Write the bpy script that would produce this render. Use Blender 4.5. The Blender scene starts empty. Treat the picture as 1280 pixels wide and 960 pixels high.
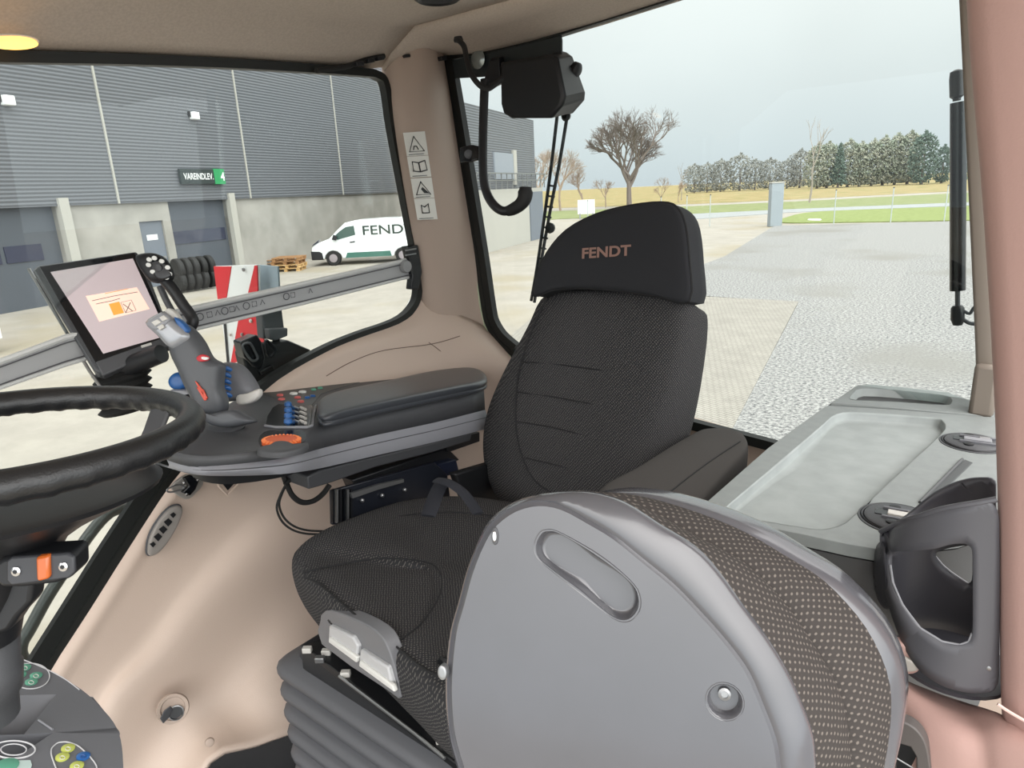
import bpy, bmesh, math, random
from mathutils import Vector as V, Matrix, Euler
random.seed(7)
SC = bpy.context.scene
COL = SC.collection
# ------------------------------------------------------------------ camera
F = 850.0; H = 1.42
HY = math.radians(39); PITCH = math.radians(15.9); ROLL = math.atan2(137, 2790)
fwd = V((-math.sin(HY)*math.cos(PITCH), math.cos(HY)*math.cos(PITCH), -math.sin(PITCH)))
_r0 = V((math.cos(HY), math.sin(HY), 0)); _d0 = fwd.cross(_r0)
c_, s_ = math.cos(ROLL), math.sin(ROLL)
cr_ = c_*_r0 + s_*_d0; cd_ = -s_*_r0 + c_*_d0
C0 = V((0, 0, H))
cam = bpy.data.cameras.new('camera'); camo = bpy.data.objects.new('camera', cam); COL.objects.link(camo)
cam.sensor_width = 36; cam.lens = F/1280*36; cam.clip_start = .02; cam.clip_end = 2000
m = Matrix.Identity(4)
for i in range(3):
    m[i][0] = cr_[i]; m[i][1] = -cd_[i]; m[i][2] = -fwd[i]; m[i][3] = C0[i]
camo.matrix_world = m; SC.camera = camo
HD = V((-math.sin(HY), math.cos(HY), 0))          # horizontal heading
RT = V((math.cos(HY), math.sin(HY), 0))           # horizontal right

def ray(px, py): return (px-640)/F*cr_ + (py-480)/F*cd_ + fwd
AX = {'x': V((1,0,0)), 'y': V((0,1,0)), 'z': V((0,0,1))}
def P(px, py, pl):
    """where the sight line of a photo point meets a plane: ('x',v) / ('y',v) / ('z',v) / (point, normal)"""
    if isinstance(pl[0], str): p0 = AX[pl[0]]*pl[1]; n = AX[pl[0]]
    else: p0, n = V(pl[0]), V(pl[1])
    r = ray(px, py); t = (p0-C0).dot(n)/r.dot(n)
    return C0 + r*t
def PS(pts, pl): return [P(x, y, pl) for x, y in pts]
def at(px, py, d): return C0 + ray(px, py)*d      # at distance d in front of the lens plane
def XS(pts): return [P(x, y, ('x', v)) for x, y, v in pts]
def YS(pts): return [P(x, y, ('y', v)) for x, y, v in pts]
def DS(pts): return [at(x, y, d) for x, y, d in pts]

# ------------------------------------------------------------------ materials
def lin(h):
    if isinstance(h, str):
        h = h.lstrip('#'); c = [int(h[i:i+2], 16)/255 for i in (0, 2, 4)]
    else: c = list(h)
    return [x/12.92 if x <= .04045 else ((x+.055)/1.055)**2.4 for x in c] + [1]
MATS = {}
def mat(name, col, rough=.5, metal=0, spec=.5, col2=None, nscale=20, bump=0, bscale=200, emit=None, coat=0, detail=4, wave=None):
    if name in MATS: return MATS[name]
    m = bpy.data.materials.new(name); m.use_nodes = True; nt = m.node_tree; N = nt.nodes; L = nt.links
    b = N['Principled BSDF']; b.inputs['Base Color'].default_value = lin(col); b.inputs['Roughness'].default_value = rough
    b.inputs['Metallic'].default_value = metal; b.inputs['Specular IOR Level'].default_value = spec
    b.inputs['Coat Weight'].default_value = coat; b.inputs['Coat Roughness'].default_value = .12
    tc = N.new('ShaderNodeTexCoord')
    if col2:
        n = N.new('ShaderNodeTexNoise'); n.inputs['Scale'].default_value = nscale; n.inputs['Detail'].default_value = detail
        L.new(tc.outputs['Object'], n.inputs['Vector'])
        r = N.new('ShaderNodeValToRGB'); r.color_ramp.elements[0].color = lin(col); r.color_ramp.elements[1].color = lin(col2)
        r.color_ramp.elements[0].position = .35; r.color_ramp.elements[1].position = .65
        L.new(n.outputs['Fac'], r.inputs['Fac']); L.new(r.outputs['Color'], b.inputs['Base Color'])
    if bump:
        n = N.new('ShaderNodeTexNoise'); n.inputs['Scale'].default_value = bscale; n.inputs['Detail'].default_value = 3
        L.new(tc.outputs['Object'], n.inputs['Vector'])
        bp = N.new('ShaderNodeBump'); bp.inputs['Strength'].default_value = bump; bp.inputs['Distance'].default_value = .002
        L.new(n.outputs['Fac'], bp.inputs['Height']); L.new(bp.outputs['Normal'], b.inputs['Normal'])
    if emit:
        b.inputs['Emission Color'].default_value = lin(emit[0]); b.inputs['Emission Strength'].default_value = emit[1]
    MATS[name] = m; return m

def fabric(name, base, dot, scale, amount=.35, rough=.95, mode='xz', c=(0, 0), squash=1.0, jit=1.3):
    """woven cloth: staggered rows of small lighter flecks over a dark ground, with a woven bump.
    mode: which way the weave runs over the part (xz upright, xy lying, 'ay' round an arch about c)"""
    m = bpy.data.materials.new(name); m.use_nodes = True; nt = m.node_tree; N = nt.nodes; L = nt.links
    b = N['Principled BSDF']; b.inputs['Roughness'].default_value = rough; b.inputs['Specular IOR Level'].default_value = .2
    tc = N.new('ShaderNodeTexCoord'); sp = N.new('ShaderNodeSeparateXYZ'); L.new(tc.outputs['Object'], sp.inputs[0])
    def mth(op, a, b_=None, cc=None):
        n = N.new('ShaderNodeMath'); n.operation = op
        for i, x in enumerate((a, b_, cc)):
            if x is None: continue
            if isinstance(x, (int, float)): n.inputs[i].default_value = x
            else: L.new(x, n.inputs[i])
        return n.outputs[0]
    X, Y, Z = sp.outputs
    if mode == 'xz': U, W_ = mth('ADD', X, Y), Z
    elif mode == 'xy': U, W_ = X, mth('SUBTRACT', Y, Z)
    else: U, W_ = mth('MULTIPLY', mth('ARCTAN2', mth('SUBTRACT', Z, c[1]), mth('SUBTRACT', X, c[0])), .3), Y
    nz = N.new('ShaderNodeTexNoise'); nz.inputs['Scale'].default_value = .35/scale; nz.inputs['Detail'].default_value = 1; L.new(tc.outputs['Object'], nz.inputs['Vector'])
    ns = N.new('ShaderNodeSeparateColor'); L.new(nz.outputs['Color'], ns.inputs[0])
    U = mth('MULTIPLY_ADD', ns.outputs[0], scale*jit, U); W_ = mth('MULTIPLY_ADD', ns.outputs[1], scale*jit, W_)
    su = mth('SINE', mth('MULTIPLY', U, 1/scale*math.pi*squash)); sv = mth('SINE', mth('MULTIPLY', W_, 1/scale*math.pi))
    pr = mth('MULTIPLY', su, sv)
    r = N.new('ShaderNodeValToRGB'); r.color_ramp.elements[0].position = amount; r.color_ramp.elements[1].position = min(1, amount+.35)
    r.color_ramp.elements[0].color = lin(base); r.color_ramp.elements[1].color = lin(dot)
    L.new(pr, r.inputs['Fac']); L.new(r.outputs['Color'], b.inputs['Base Color'])
    bp = N.new('ShaderNodeBump'); bp.inputs['Strength'].default_value = .35; bp.inputs['Distance'].default_value = .001
    L.new(pr, bp.inputs['Height']); L.new(bp.outputs['Normal'], b.inputs['Normal'])
    return m
def glassmat(name, tint, refl=.06):
    m = bpy.data.materials.new(name); m.use_nodes = True; nt = m.node_tree; N = nt.nodes; L = nt.links
    for n in list(N):
        if n.type != 'OUTPUT_MATERIAL': N.remove(n)
    o = [n for n in N if n.type == 'OUTPUT_MATERIAL'][0]
    t = N.new('ShaderNodeBsdfTransparent'); t.inputs[0].default_value = tint
    g = N.new('ShaderNodeBsdfGlossy'); g.inputs['Roughness'].default_value = .01
    f = N.new('ShaderNodeFresnel'); f.inputs['IOR'].default_value = 1.3
    mx = N.new('ShaderNodeMixShader'); L.new(f.outputs[0], mx.inputs[0]); L.new(t.outputs[0], mx.inputs[1]); L.new(g.outputs[0], mx.inputs[2])
    L.new(mx.outputs[0], o.inputs['Surface']); return m

# ------------------------------------------------------------------ objects
ORG = {}
def tag(o, label=None, cat=None, group=None, kind=None):
    if label: o['label'] = label
    if cat: o['category'] = cat
    if group: o['group'] = group
    if kind: o['kind'] = kind
    return o
def thing(name, label, cat, loc, group=None):
    o = bpy.data.objects.new(name, None); COL.objects.link(o); loc = V(loc); o.location = loc; o.empty_display_size = .05
    ORG[o.name] = loc.copy(); return tag(o, label, cat, group)
def mesh(name, verts, faces, m, parent=None, smooth=True, bevel=0, seg=2, sub=0, solid=0, off=-1, mats=None, fm=None, sharp=40):
    if parent is not None: org = ORG[parent.name]
    else:
        lo = [min(v[i] for v in verts) for i in range(3)]; hi = [max(v[i] for v in verts) for i in range(3)]
        org = V(((lo[0]+hi[0])/2, (lo[1]+hi[1])/2, lo[2]))
    me = bpy.data.meshes.new(name); me.from_pydata([tuple(V(v)-org) for v in verts], [], faces)
    bm = bmesh.new(); bm.from_mesh(me); bmesh.ops.recalc_face_normals(bm, faces=bm.faces); bm.to_mesh(me); bm.free()
    if mats:
        for k in mats: me.materials.append(k)
        if fm:
            for i, f in enumerate(me.polygons): f.material_index = fm[i] if i < len(fm) else 0
    else: me.materials.append(m)
    o = bpy.data.objects.new(name, me); COL.objects.link(o)
    if parent is not None: o.parent = parent; ORG[o.name] = org.copy()
    else: o.location = org; ORG[o.name] = org.copy()
    if solid:
        md = o.modifiers.new('s', 'SOLIDIFY'); md.thickness = solid; md.offset = off
    if bevel:
        md = o.modifiers.new('b', 'BEVEL'); md.width = bevel; md.segments = seg; md.limit_method = 'ANGLE'; md.angle_limit = math.radians(35)
    if sub:
        md = o.modifiers.new('u', 'SUBSURF'); md.levels = sub; md.render_levels = sub
    if smooth:
        for f in me.polygons: f.use_smooth = True
        if not sub:
            try: me.set_sharp_from_angle(angle=math.radians(sharp))
            except Exception: pass
    return o
class MB:
    """collects shapes and links them as one mesh"""
    def __init__(s): s.v = []; s.f = []
    def add(s, v, f):
        n = len(s.v); s.v += [V(a) for a in v]; s.f += [tuple(i+n for i in a) for a in f]; return s
    def build(s, name, m, parent=None, **k): return mesh(name, s.v, s.f, m, parent, **k)
def box(c, sz, ax=None):
    c = V(c); X, Y, Z = ax or (AX['x'], AX['y'], AX['z'])
    v = [c + X*(i*sz[0]/2) + Y*(j*sz[1]/2) + Z*(k*sz[2]/2) for i in (-1, 1) for j in (-1, 1) for k in (-1, 1)]
    return v, [(0,1,3,2), (4,6,7,5), (0,4,5,1), (2,3,7,6), (0,2,6,4), (1,5,7,3)]
def spline(pts, n=6, closed=False):
    pts = [V(p) for p in pts]; out = []; N_ = len(pts)
    rng = range(N_ if closed else N_-1)
    for i in rng:
        g = lambda k: pts[k % N_] if closed else pts[max(0, min(N_-1, k))]
        p0, p1, p2, p3 = g(i-1), g(i), g(i+1), g(i+2)
        for j in range(n):
            t = j/n
            out.append(.5*((2*p1)+(p2-p0)*t+(2*p0-5*p1+4*p2-p3)*t*t+(3*p1-p0-3*p2+p3)*t**3))
    if not closed: out.append(pts[-1].copy())
    return out
def tube(pts, r, n=12, closed=False, caps=True, rad=None, flat=1.0, up=None):
    pts = [V(p) for p in pts]; v = []; f = []; N_ = len(pts)
    pu = V(up) if up is not None else V((0, 0, 1))
    prev = None
    for i, p in enumerate(pts):
        a = pts[(i-1) % N_] if (closed or i > 0) else p; b = pts[(i+1) % N_] if (closed or i < N_-1) else p
        t = (b-a).normalized()
        if prev is None or up is not None:
            u = pu - t*pu.dot(t)
            if u.length < 1e-3: u = V((1, 0, 0)) - t*t.x
        else: u = prev - t*prev.dot(t)
        u.normalize(); prev = u; w = t.cross(u)
        rr = rad[i] if rad else r
        for k in range(n):
            an = 2*math.pi*k/n; v.append(p + (u*math.cos(an)*flat + w*math.sin(an))*rr)
    for i in range(N_ if closed else N_-1):
        for k in range(n):
            a = i*n+k; b = i*n+(k+1) % n; c = ((i+1) % N_)*n+(k+1) % n; d = ((i+1) % N_)*n+k; f.append((a, b, c, d))
    if caps and not closed: f.append(tuple(range(n-1, -1, -1))); f.append(tuple(range((N_-1)*n, N_*n)))
    return v, f
def cyl(a, b, r, r2=None, n=20): return tube([a, b], r, n, rad=[r, r if r2 is None else r2])
def lathe(o, axis, prof, n=28, ux=None):
    """prof: list of (radius, height along axis)"""
    o = V(o); a = V(axis).normalized(); u = V(ux) if ux is not None else (V((1,0,0)) if abs(a.x) < .9 else V((0,1,0)))
    u = (u-a*u.dot(a)).normalized(); w = a.cross(u); v = []; f = []
    for r, h in prof:
        for k in range(n):
            t = 2*math.pi*k/n; v.append(o + a*h + (u*math.cos(t)+w*math.sin(t))*max(r, 1e-5))
    for i in range(len(prof)-1):
        for k in range(n): f.append((i*n+k, i*n+(k+1) % n, (i+1)*n+(k+1) % n, (i+1)*n+k))
    f.append(tuple(range(n))); f.append(tuple(range((len(prof)-1)*n, len(prof)*n))[::-1])
    return v, f
def prism(outer, vec, holes=()):
    """flat outline (with holes) given thickness along vec"""
    bm = bmesh.new(); vec = V(vec); loops = [list(outer)] + [list(h) for h in holes]; edges = []; vs = []
    for lp in loops:
        a = [bm.verts.new(V(p)) for p in lp]; vs.append(a)
        for i in range(len(a)): edges.append(bm.edges.new((a[i], a[(i+1) % len(a)])))
    nrm = V((0,0,0))
    for i in range(len(outer)): nrm += (V(outer[i])-V(outer[0])).cross(V(outer[(i+1) % len(outer)])-V(outer[0]))
    if holes: bmesh.ops.triangle_fill(bm, use_beauty=True, use_dissolve=False, edges=edges, normal=nrm.normalized())
    else: bm.faces.new(vs[0])
    bm.verts.index_update(); v = [x.co.copy() for x in bm.verts]; top = [tuple(q.index for q in fc.verts) for fc in bm.faces]
    n = len(v); f = list(top) + [tuple(i+n for i in t[::-1]) for t in top]; v2 = v + [q+vec for q in v]; k = 0
    for lp in loops:
        L_ = len(lp)
        for i in range(L_): a = k+i; b = k+(i+1) % L_; f.append((a, b, b+n, a+n))
        k += L_
    bm.free(); return v2, f
def pillow(outl, n, thick, prof=None, back=True):
    """a stuffed or moulded body over an outline: rings shrink towards the middle while rising by prof along n"""
    outl = [V(p) for p in outl]; n = V(n).normalized(); c = sum(outl, V((0,0,0)))/len(outl)
    prof = prof or [(1, 0), (1.0, .55), (.97, .8), (.9, .95), (.75, 1), (.45, 1.0), (.2, 1.0)]
    L_ = len(outl); v = []; f = []
    rings = []
    if back: rings.append((.9, 0))
    rings += prof
    for s, h in rings:
        for p in outl: v.append(c + (p-c)*s + n*(h*thick))
    for i in range(len(rings)-1):
        for k in range(L_): f.append((i*L_+k, i*L_+(k+1) % L_, (i+1)*L_+(k+1) % L_, (i+1)*L_+k))
    v.append(c + n*(rings[-1][1]*thick)); q = len(v)-1; b = (len(rings)-1)*L_
    for k in range(L_): f.append((b+k, b+(k+1) % L_, q))
    if back: f.append(tuple(range(L_-1, -1, -1)))
    return v, f
def grid(rows):
    v = [p for r in rows for p in r]; w = len(rows[0]); f = []
    for i in range(len(rows)-1):
        for j in range(w-1): f.append((i*w+j, i*w+j+1, (i+1)*w+j+1, (i+1)*w+j))
    return v, f
def loft(rings, caps=True):
    w = len(rings[0]); v = [V(p) for r in rings for p in r]; f = []
    for i in range(len(rings)-1):
        for j in range(w): f.append((i*w+j, i*w+(j+1) % w, (i+1)*w+(j+1) % w, (i+1)*w+j))
    if caps: f.append(tuple(range(w-1, -1, -1))); f.append(tuple(range((len(rings)-1)*w, len(rings)*w)))
    return v, f
def one(name, vf, m, parent=None, **k): return mesh(name, vf[0], vf[1], m, parent, **k)
def text(name, s, O, X, Yv, size, m, parent, depth=.001, width=None, bold=.012):
    """lettering: baseline starts at O, runs along X, up along Yv"""
    cu = bpy.data.curves.new('t', 'FONT'); cu.body = s; cu.size = 1; cu.extrude = 0.0; cu.offset = bold
    o = bpy.data.objects.new('t', cu); COL.objects.link(o); dg = bpy.context.evaluated_depsgraph_get()
    me = bpy.data.meshes.new_from_object(o.evaluated_get(dg)); bpy.data.objects.remove(o)
    X = V(X).normalized(); Yv = V(Yv).normalized(); Z = X.cross(Yv)
    xs = [v.co.x for v in me.vertices]; w = max(xs)-min(xs); k = size/.7; kx = (width/w) if width else k
    x0 = min(xs)
    vs = [V(O)+X*((v.co.x-x0)*kx)+Yv*(v.co.y*k)+Z*depth for v in me.vertices]; fs = [tuple(p.vertices) for p in me.polygons]
    return mesh(name, vs, fs, m, parent, smooth=False)
def struct(o): o['kind'] = 'structure'; return o
BEIGE = mat('beige_panel', '#c2afa1', .55, bump=.15, bscale=400)
BEIGE2 = mat('beige_pillar', '#aa988b', .6, bump=.15, bscale=400)
PINK = mat('pink_pillar', '#b3928a', .6, bump=.15, bscale=300)
CEIL = mat('ceiling_lining', '#c8bbae', .95, col2='#bdb0a3', nscale=150, bump=.3, bscale=600)
DG = mat('dark_grey_plastic', '#4a4b4e', .5, bump=.2, bscale=900)
MG = mat('mid_grey_plastic', '#6a6b70', .45, bump=.1, bscale=900)
LG = mat('light_grey_plastic', '#8f9095', .4)
POD = mat('pod_grey_plastic', '#66676b', .5, bump=.1, bscale=900)
BLK = mat('black_plastic', '#17181b', .45)
BLK2 = mat('black_gloss', '#101216', .25)
RUB = mat('black_rubber', '#141414', .7)
LEA = mat('black_leather', '#1b1c1e', .38, spec=.6, bump=.25, bscale=350)
PAD = mat('armrest_pad_leather', '#3b3e43', .3, spec=.6, bump=.25, bscale=500)
SHELL = mat('glossy_grey_shell', '#55555a', .24, coat=.9, spec=.5, col2='#515155', nscale=6)
TRAY = mat('tray_grey_plastic', '#8a8f8e', .5, col2='#848988', nscale=40, bump=.15, bscale=900)
TRAYF = mat('tray_mat_grey', '#a0a6a5', .6, col2='#959b9a', nscale=18)
TRAYS = mat('tray_side_grey', '#4e4f50', .5)
WHT = mat('white_plastic', '#e6e6e2', .45)
CREAM = mat('pale_plastic', '#cfccc6', .4)
RED = mat('red_paint', '#c22631', .45)
ORG_ = mat('orange_plastic', '#e2622a', .4)
ORGT = mat('orange_lens', '#c8642a', .2, coat=.4)
BLUE = mat('blue_plastic', '#2a5f9e', .35)
GRN = mat('green_plastic', '#5f9f86', .45)
YEL = mat('yellow_plastic', '#d5cf5c', .45)
PINKB = mat('pink_button', '#cf6a66', .45)
STEEL = mat('brushed_steel', '#9a9b9c', .35, metal=.8)
ALU = mat('grey_rail_paint', '#a2a3a4', .4)
ALU2 = mat('pale_rail_edge', '#c9cac8', .4)
SEAL = mat('black_seal', '#101311', .5)
BODYG = mat('green_bodywork', '#3e6b33', .35)
PALEG = mat('pale_green_edge', '#b6bfa3', .4)
FABD = fabric('seat_fabric_dotted', '#363638', '#666361', .0042, .35, mode='xz')
FABC = fabric('cushion_fabric_dotted', '#343436', '#65625f', .0042, .35, mode='xy')
FABP = mat('plain_black_cloth', '#232428', .9, bump=.3, bscale=900)
FABA = mat('armrest_cloth', '#454240', .95, bump=.4, bscale=900)
BELL = mat('bellows_grey', '#5b5c60', .55)
SEAM = mat('seam_thread', '#1e1e20', .8)
BROWN = mat('embroidery_brown', '#8f6f64', .7)
GLASS = glassmat('cab_glass', (.93, .96, .95, 1))
CARPET = mat('floor_mat_black', '#1b1c1f', .8, bump=.4, bscale=300)
CHROME = mat('chrome', '#d8d8d8', .15, metal=1)
GZ = -1.5
# ================================================================== surroundings
def noise_ground(name, c1, c2, scale, bump=.5, rough=.9, c3=None, pav=None, dim=1.0):
    lin_ = globals()['lin']
    def lin(h): return [x*dim for x in lin_(h)[:3]] + [1]
    m = bpy.data.materials.new(name); m.use_nodes = True; N = m.node_tree.nodes; L = m.node_tree.links; b = N['Principled BSDF']
    b.inputs['Roughness'].default_value = rough; b.inputs['Specular IOR Level'].default_value = .2
    tc = N.new('ShaderNodeTexCoord'); n = N.new('ShaderNodeTexNoise'); n.inputs['Scale'].default_value = scale; n.inputs['Detail'].default_value = 6
    n.inputs['Roughness'].default_value = .7
    L.new(tc.outputs['Object'], n.inputs['Vector']); r = N.new('ShaderNodeValToRGB')
    r.color_ramp.elements[0].position = .35; r.color_ramp.elements[1].position = .65
    r.color_ramp.elements[0].color = lin(c1); r.color_ramp.elements[1].color = lin(c2); L.new(n.outputs['Fac'], r.inputs['Fac'])
    out = r.outputs['Color']
    if c3:
        n2 = N.new('ShaderNodeTexNoise'); n2.inputs['Scale'].default_value = .25; n2.inputs['Detail'].default_value = 3
        L.new(tc.outputs['Object'], n2.inputs['Vector']); r2 = N.new('ShaderNodeValToRGB'); r2.color_ramp.elements[0].position = .52; r2.color_ramp.elements[1].position = .68
        L.new(n2.outputs['Fac'], r2.inputs['Fac']); mx = N.new('ShaderNodeMix'); mx.data_type = 'RGBA'
        L.new(r2.outputs['Color'], mx.inputs[0]); L.new(out, mx.inputs[6]); mx.inputs[7].default_value = lin(c3); out = mx.outputs[2]
    if pav:
        br = N.new('ShaderNodeTexBrick'); br.inputs['Scale'].default_value = pav; br.inputs['Mortar Size'].default_value = .03
        br.inputs['Color1'].default_value = (1,1,1,1); br.inputs['Color2'].default_value = (.93,.93,.93,1); br.inputs['Mortar'].default_value = (.62,.62,.6,1)
        mp = N.new('ShaderNodeMapping'); mp.inputs['Rotation'].default_value = (0, 0, .35)
        L.new(tc.outputs['Object'], mp.inputs[0]); L.new(mp.outputs[0], br.inputs['Vector'])
        mx = N.new('ShaderNodeMix'); mx.data_type = 'RGBA'; mx.blend_type = 'MULTIPLY'; mx.inputs[0].default_value = 1
        L.new(out, mx.inputs[6]); L.new(br.outputs['Color'], mx.inputs[7]); out = mx.outputs[2]
    L.new(out, b.inputs['Base Color'])
    bp = N.new('ShaderNodeBump'); bp.inputs['Strength'].default_value = bump; bp.inputs['Distance'].default_value = .02
    L.new(n.outputs['Fac'], bp.inputs['Height']); L.new(bp.outputs['Normal'], b.inputs['Normal']); return m
YARD = noise_ground('yard_paving', '#a6a097', '#b5afa5', 1.2, .1, c3='#a79e8c', dim=.73)
PAV = noise_ground('paver_bricks', '#a5a099', '#b3aea6', 2, .1, pav=4.0, dim=.73)
GRAV = noise_ground('gravel', '#4a4a4e', '#c2c1be', 20, .9, c3='#8c8a86', dim=.8)
ROAD = noise_ground('asphalt_road', '#9fa2a3', '#aaadad', 3, .1, dim=.75)
GRASS = noise_ground('verge_grass', '#7d8a52', '#96a268', 3, .5, dim=.75)
GRASS2 = noise_ground('rough_grass', '#7c8858', '#969a70', .8, .5, dim=.75)
FIELD = noise_ground('dry_field', '#9b8a5e', '#b3a377', .35, .5, c3='#8a8a58', dim=.7)
def flat(name, pts, m, z, **k):
    pts = [V((p.x, p.y, z)) for p in pts]; o = one(name, prism(pts, (0, 0, -.05)), m, smooth=False, **k); return o
gp = ('z', GZ)
o = one('ground', prism([V((-700, -60, GZ)), V((60, -60, GZ)), V((500, 600, GZ)), V((-700, 700, GZ))], (0, 0, -.3)), YARD, smooth=False); struct(o)
far = [P(600, 246, gp), P(1400, 206, gp)]
pts = [P(600, 262, gp), P(700, 260, gp), P(870, 255, gp), P(1000, 249, gp), P(1215, 238, gp), P(1420, 228, gp), V((300, 560, GZ)), V((-640, 650, GZ)), V((-500, 330, GZ))]
tag(flat('dry_field', pts, FIELD, GZ+.03), 'golden dry field of tall weeds beyond the road', 'field', kind='stuff')
pts = [P(560, 284, gp), P(700, 274, gp), P(820, 270, gp), P(985, 262, gp), P(1215, 253, gp), P(1420, 244, gp), P(1420, 231, gp), P(1215, 241, gp), P(1000, 252, gp), P(870, 258, gp), P(700, 264, gp), P(560, 270, gp)]
tag(flat('grass_strip', pts, GRASS2, GZ+.05), 'green grass strip between the pale road and the dry field', 'grass', kind='stuff')
pts = [P(830, 277, gp), P(985, 266, gp), P(1215, 257, gp), P(1420, 248, gp), P(1420, 244, gp), P(1215, 253, gp), P(985, 262, gp), P(820, 270, gp)]
struct(flat('trim_1', pts, ROAD, GZ+.04))
pts = spline([P(976, 279, gp), P(985, 272, gp), P(1010, 266.5, gp), P(1060, 263.5, gp), P(1215, 258, gp), P(1420, 250, gp), P(1420, 272, gp), P(1215, 276, gp), P(1100, 278, gp)], 5, True)
tag(flat('grass_verge', pts, GRASS, GZ+.06), 'bright mown grass verge along the far edge of the gravel lot', 'grass', kind='stuff')
pts = [P(968, 283, gp), P(1215, 277, gp), P(1420, 273, gp), V((60, 20, GZ)), V((30, -5, GZ)), P(935, 900, gp), P(850, 800, gp), P(905, 560, gp), P(998, 380, gp), P(860, 370, gp), P(830, 350, gp), P(905, 322, gp)]
o = flat('gravel_lot', pts, GRAV, GZ+.04); tag(o, 'grey loose gravel lot behind the cab', 'gravel', kind='stuff')
pts = [P(850, 371, gp), P(998, 379, gp), P(905, 560, gp), P(850, 800, gp), P(700, 800, gp), P(640, 420, gp), P(700, 371, gp)]
struct(flat('floor_paving', pts, PAV, GZ+.045))

# ---- building A: long dark clad hall over a concrete plinth
A0 = V((-25.66, 8.6, GZ)); AD = V((-.33, .944, 0)).normalized(); AN = V((.944, .33, 0)).normalized(); UP = V((0, 0, 1))
PA = (A0, AN)
CLAD = bpy.data.materials.new('dark_cladding'); CLAD.use_nodes = True
N = CLAD.node_tree.nodes; L = CLAD.node_tree.links; b = N['Principled BSDF']; b.inputs['Roughness'].default_value = .5
tc = N.new('ShaderNodeTexCoord'); w = N.new('ShaderNodeTexWave'); w.bands_direction = 'Z'; w.inputs['Scale'].default_value = 2.6
L.new(tc.outputs['Object'], w.inputs['Vector']); r = N.new('ShaderNodeValToRGB'); r.color_ramp.elements[0].color = lin('#585b60'); r.color_ramp.elements[1].color = lin('#63666b'); r.color_ramp.elements[1].position = .5
L.new(w.outputs['Color'], r.inputs['Fac']); L.new(r.outputs['Color'], b.inputs['Base Color'])
bp = N.new('ShaderNodeBump'); bp.inputs['Distance'].default_value = .03; bp.inputs['Strength'].default_value = .55; L.new(w.outputs['Fac'], bp.inputs['Height']); L.new(bp.outputs['Normal'], b.inputs['Normal'])
CONC = mat('concrete_wall', '#8e8c86', .9, col2='#a3a09a', nscale=.8, bump=.2, bscale=30)
CONC2 = mat('concrete_frame', '#a8a69f', .9)
GDOOR = mat('grey_garage_door', '#525760', .45, col2='#4c5158', nscale=.4)
GDOORP = mat('garage_door_glazing', '#2b3044', .15, spec=.8)
DOORP = mat('grey_steel_door', '#6b727c', .5)
WHP = mat('white_paint', '#e9ecec', .5)
zc = P(60, 258, PA).z
def sA(px, py=None): # distance along wall
    return (P(px, 300, PA)-A0).dot(AD)
bA = thing('industrial_hall', 'long dark clad hall on a pale concrete plinth seen through the side window', 'building', A0+AD*5)
def wallbox(s0, s1, z0, z1, n0, n1):  # box on the wall, n = distance out of the wall
    c = A0 + AD*((s0+s1)/2) + AN*((n0+n1)/2); c.z = (z0+z1)/2
    return box(c, (s1-s0, n1-n0, z1-z0), (AD, AN, UP))
S0, S1 = -40, 26
one('cladding', wallbox(S0, S1, zc, 11, -9, 0), CLAD, bA, smooth=False)
def ss(px, py): q = P(px, py, PA); return (q-A0).dot(AD), q.z
d1 = ss(-160, 260)[0]; d1e = ss(86, 320)[0]; d2 = ss(219, 290)[0]; d2e = ss(291, 290)[0]; dp = ss(181, 300)[0]; dpe = ss(211, 300)[0]; dpz = ss(195, 276)[1]
mb = MB()
for a, b_, t in ((S0, d1, zc), (d1e, dp, zc), (dpe, d2, zc), (d2e, S1, zc)): mb.add(*wallbox(a, b_, GZ, t, -9, -.12))
mb.add(*wallbox(dp, dpe, dpz, zc, -9, -.12)); mb.build('plinth_wall', CONC, bA, smooth=False)
gd = one('garage_door', wallbox(d1, d1e, GZ, zc, -.5, -.3), GDOOR, bA, smooth=False)
for i in range(6):
    a = ss(60, 310)[0] - i*1.35; one('pane', wallbox(a-1.2, a, ss(40, 327)[1], ss(40, 306)[1], -.32, -.27), GDOORP, gd, smooth=False)
gd = one('garage_door', wallbox(d2, d2e, GZ, zc+.15, -.5, -.3), GDOOR, bA, smooth=False)
one('pane', wallbox(d2+.15, d2e-.15, ss(250, 303)[1], ss(250, 287)[1], -.32, -.27), GDOORP, gd, smooth=False)
pd = one('entrance_door', wallbox(dp, dpe, GZ, dpz, -.3, -.2), DOORP, bA, smooth=False, bevel=.02)
one('handle', wallbox(dpe-.3, dpe-.15, GZ+1.0, GZ+1.1, -.2, -.1), STEEL, pd)
one('notice', wallbox(dp+.3, dp+.8, dpz-.7, dpz-.5, -.2, -.19), WHP, pd)
for a in (d1e, d2e): one('door_frame', wallbox(a, a+.35, GZ, zc+.25, -.3, .1), CONC2, bA, smooth=False)
for px in (132, 302, 421, 500):
    a = ss(px, 172)[0]; one('cover_strip', wallbox(a-.035, a+.035, zc, 11, 0, .05), CONC2, bA, smooth=False)
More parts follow.
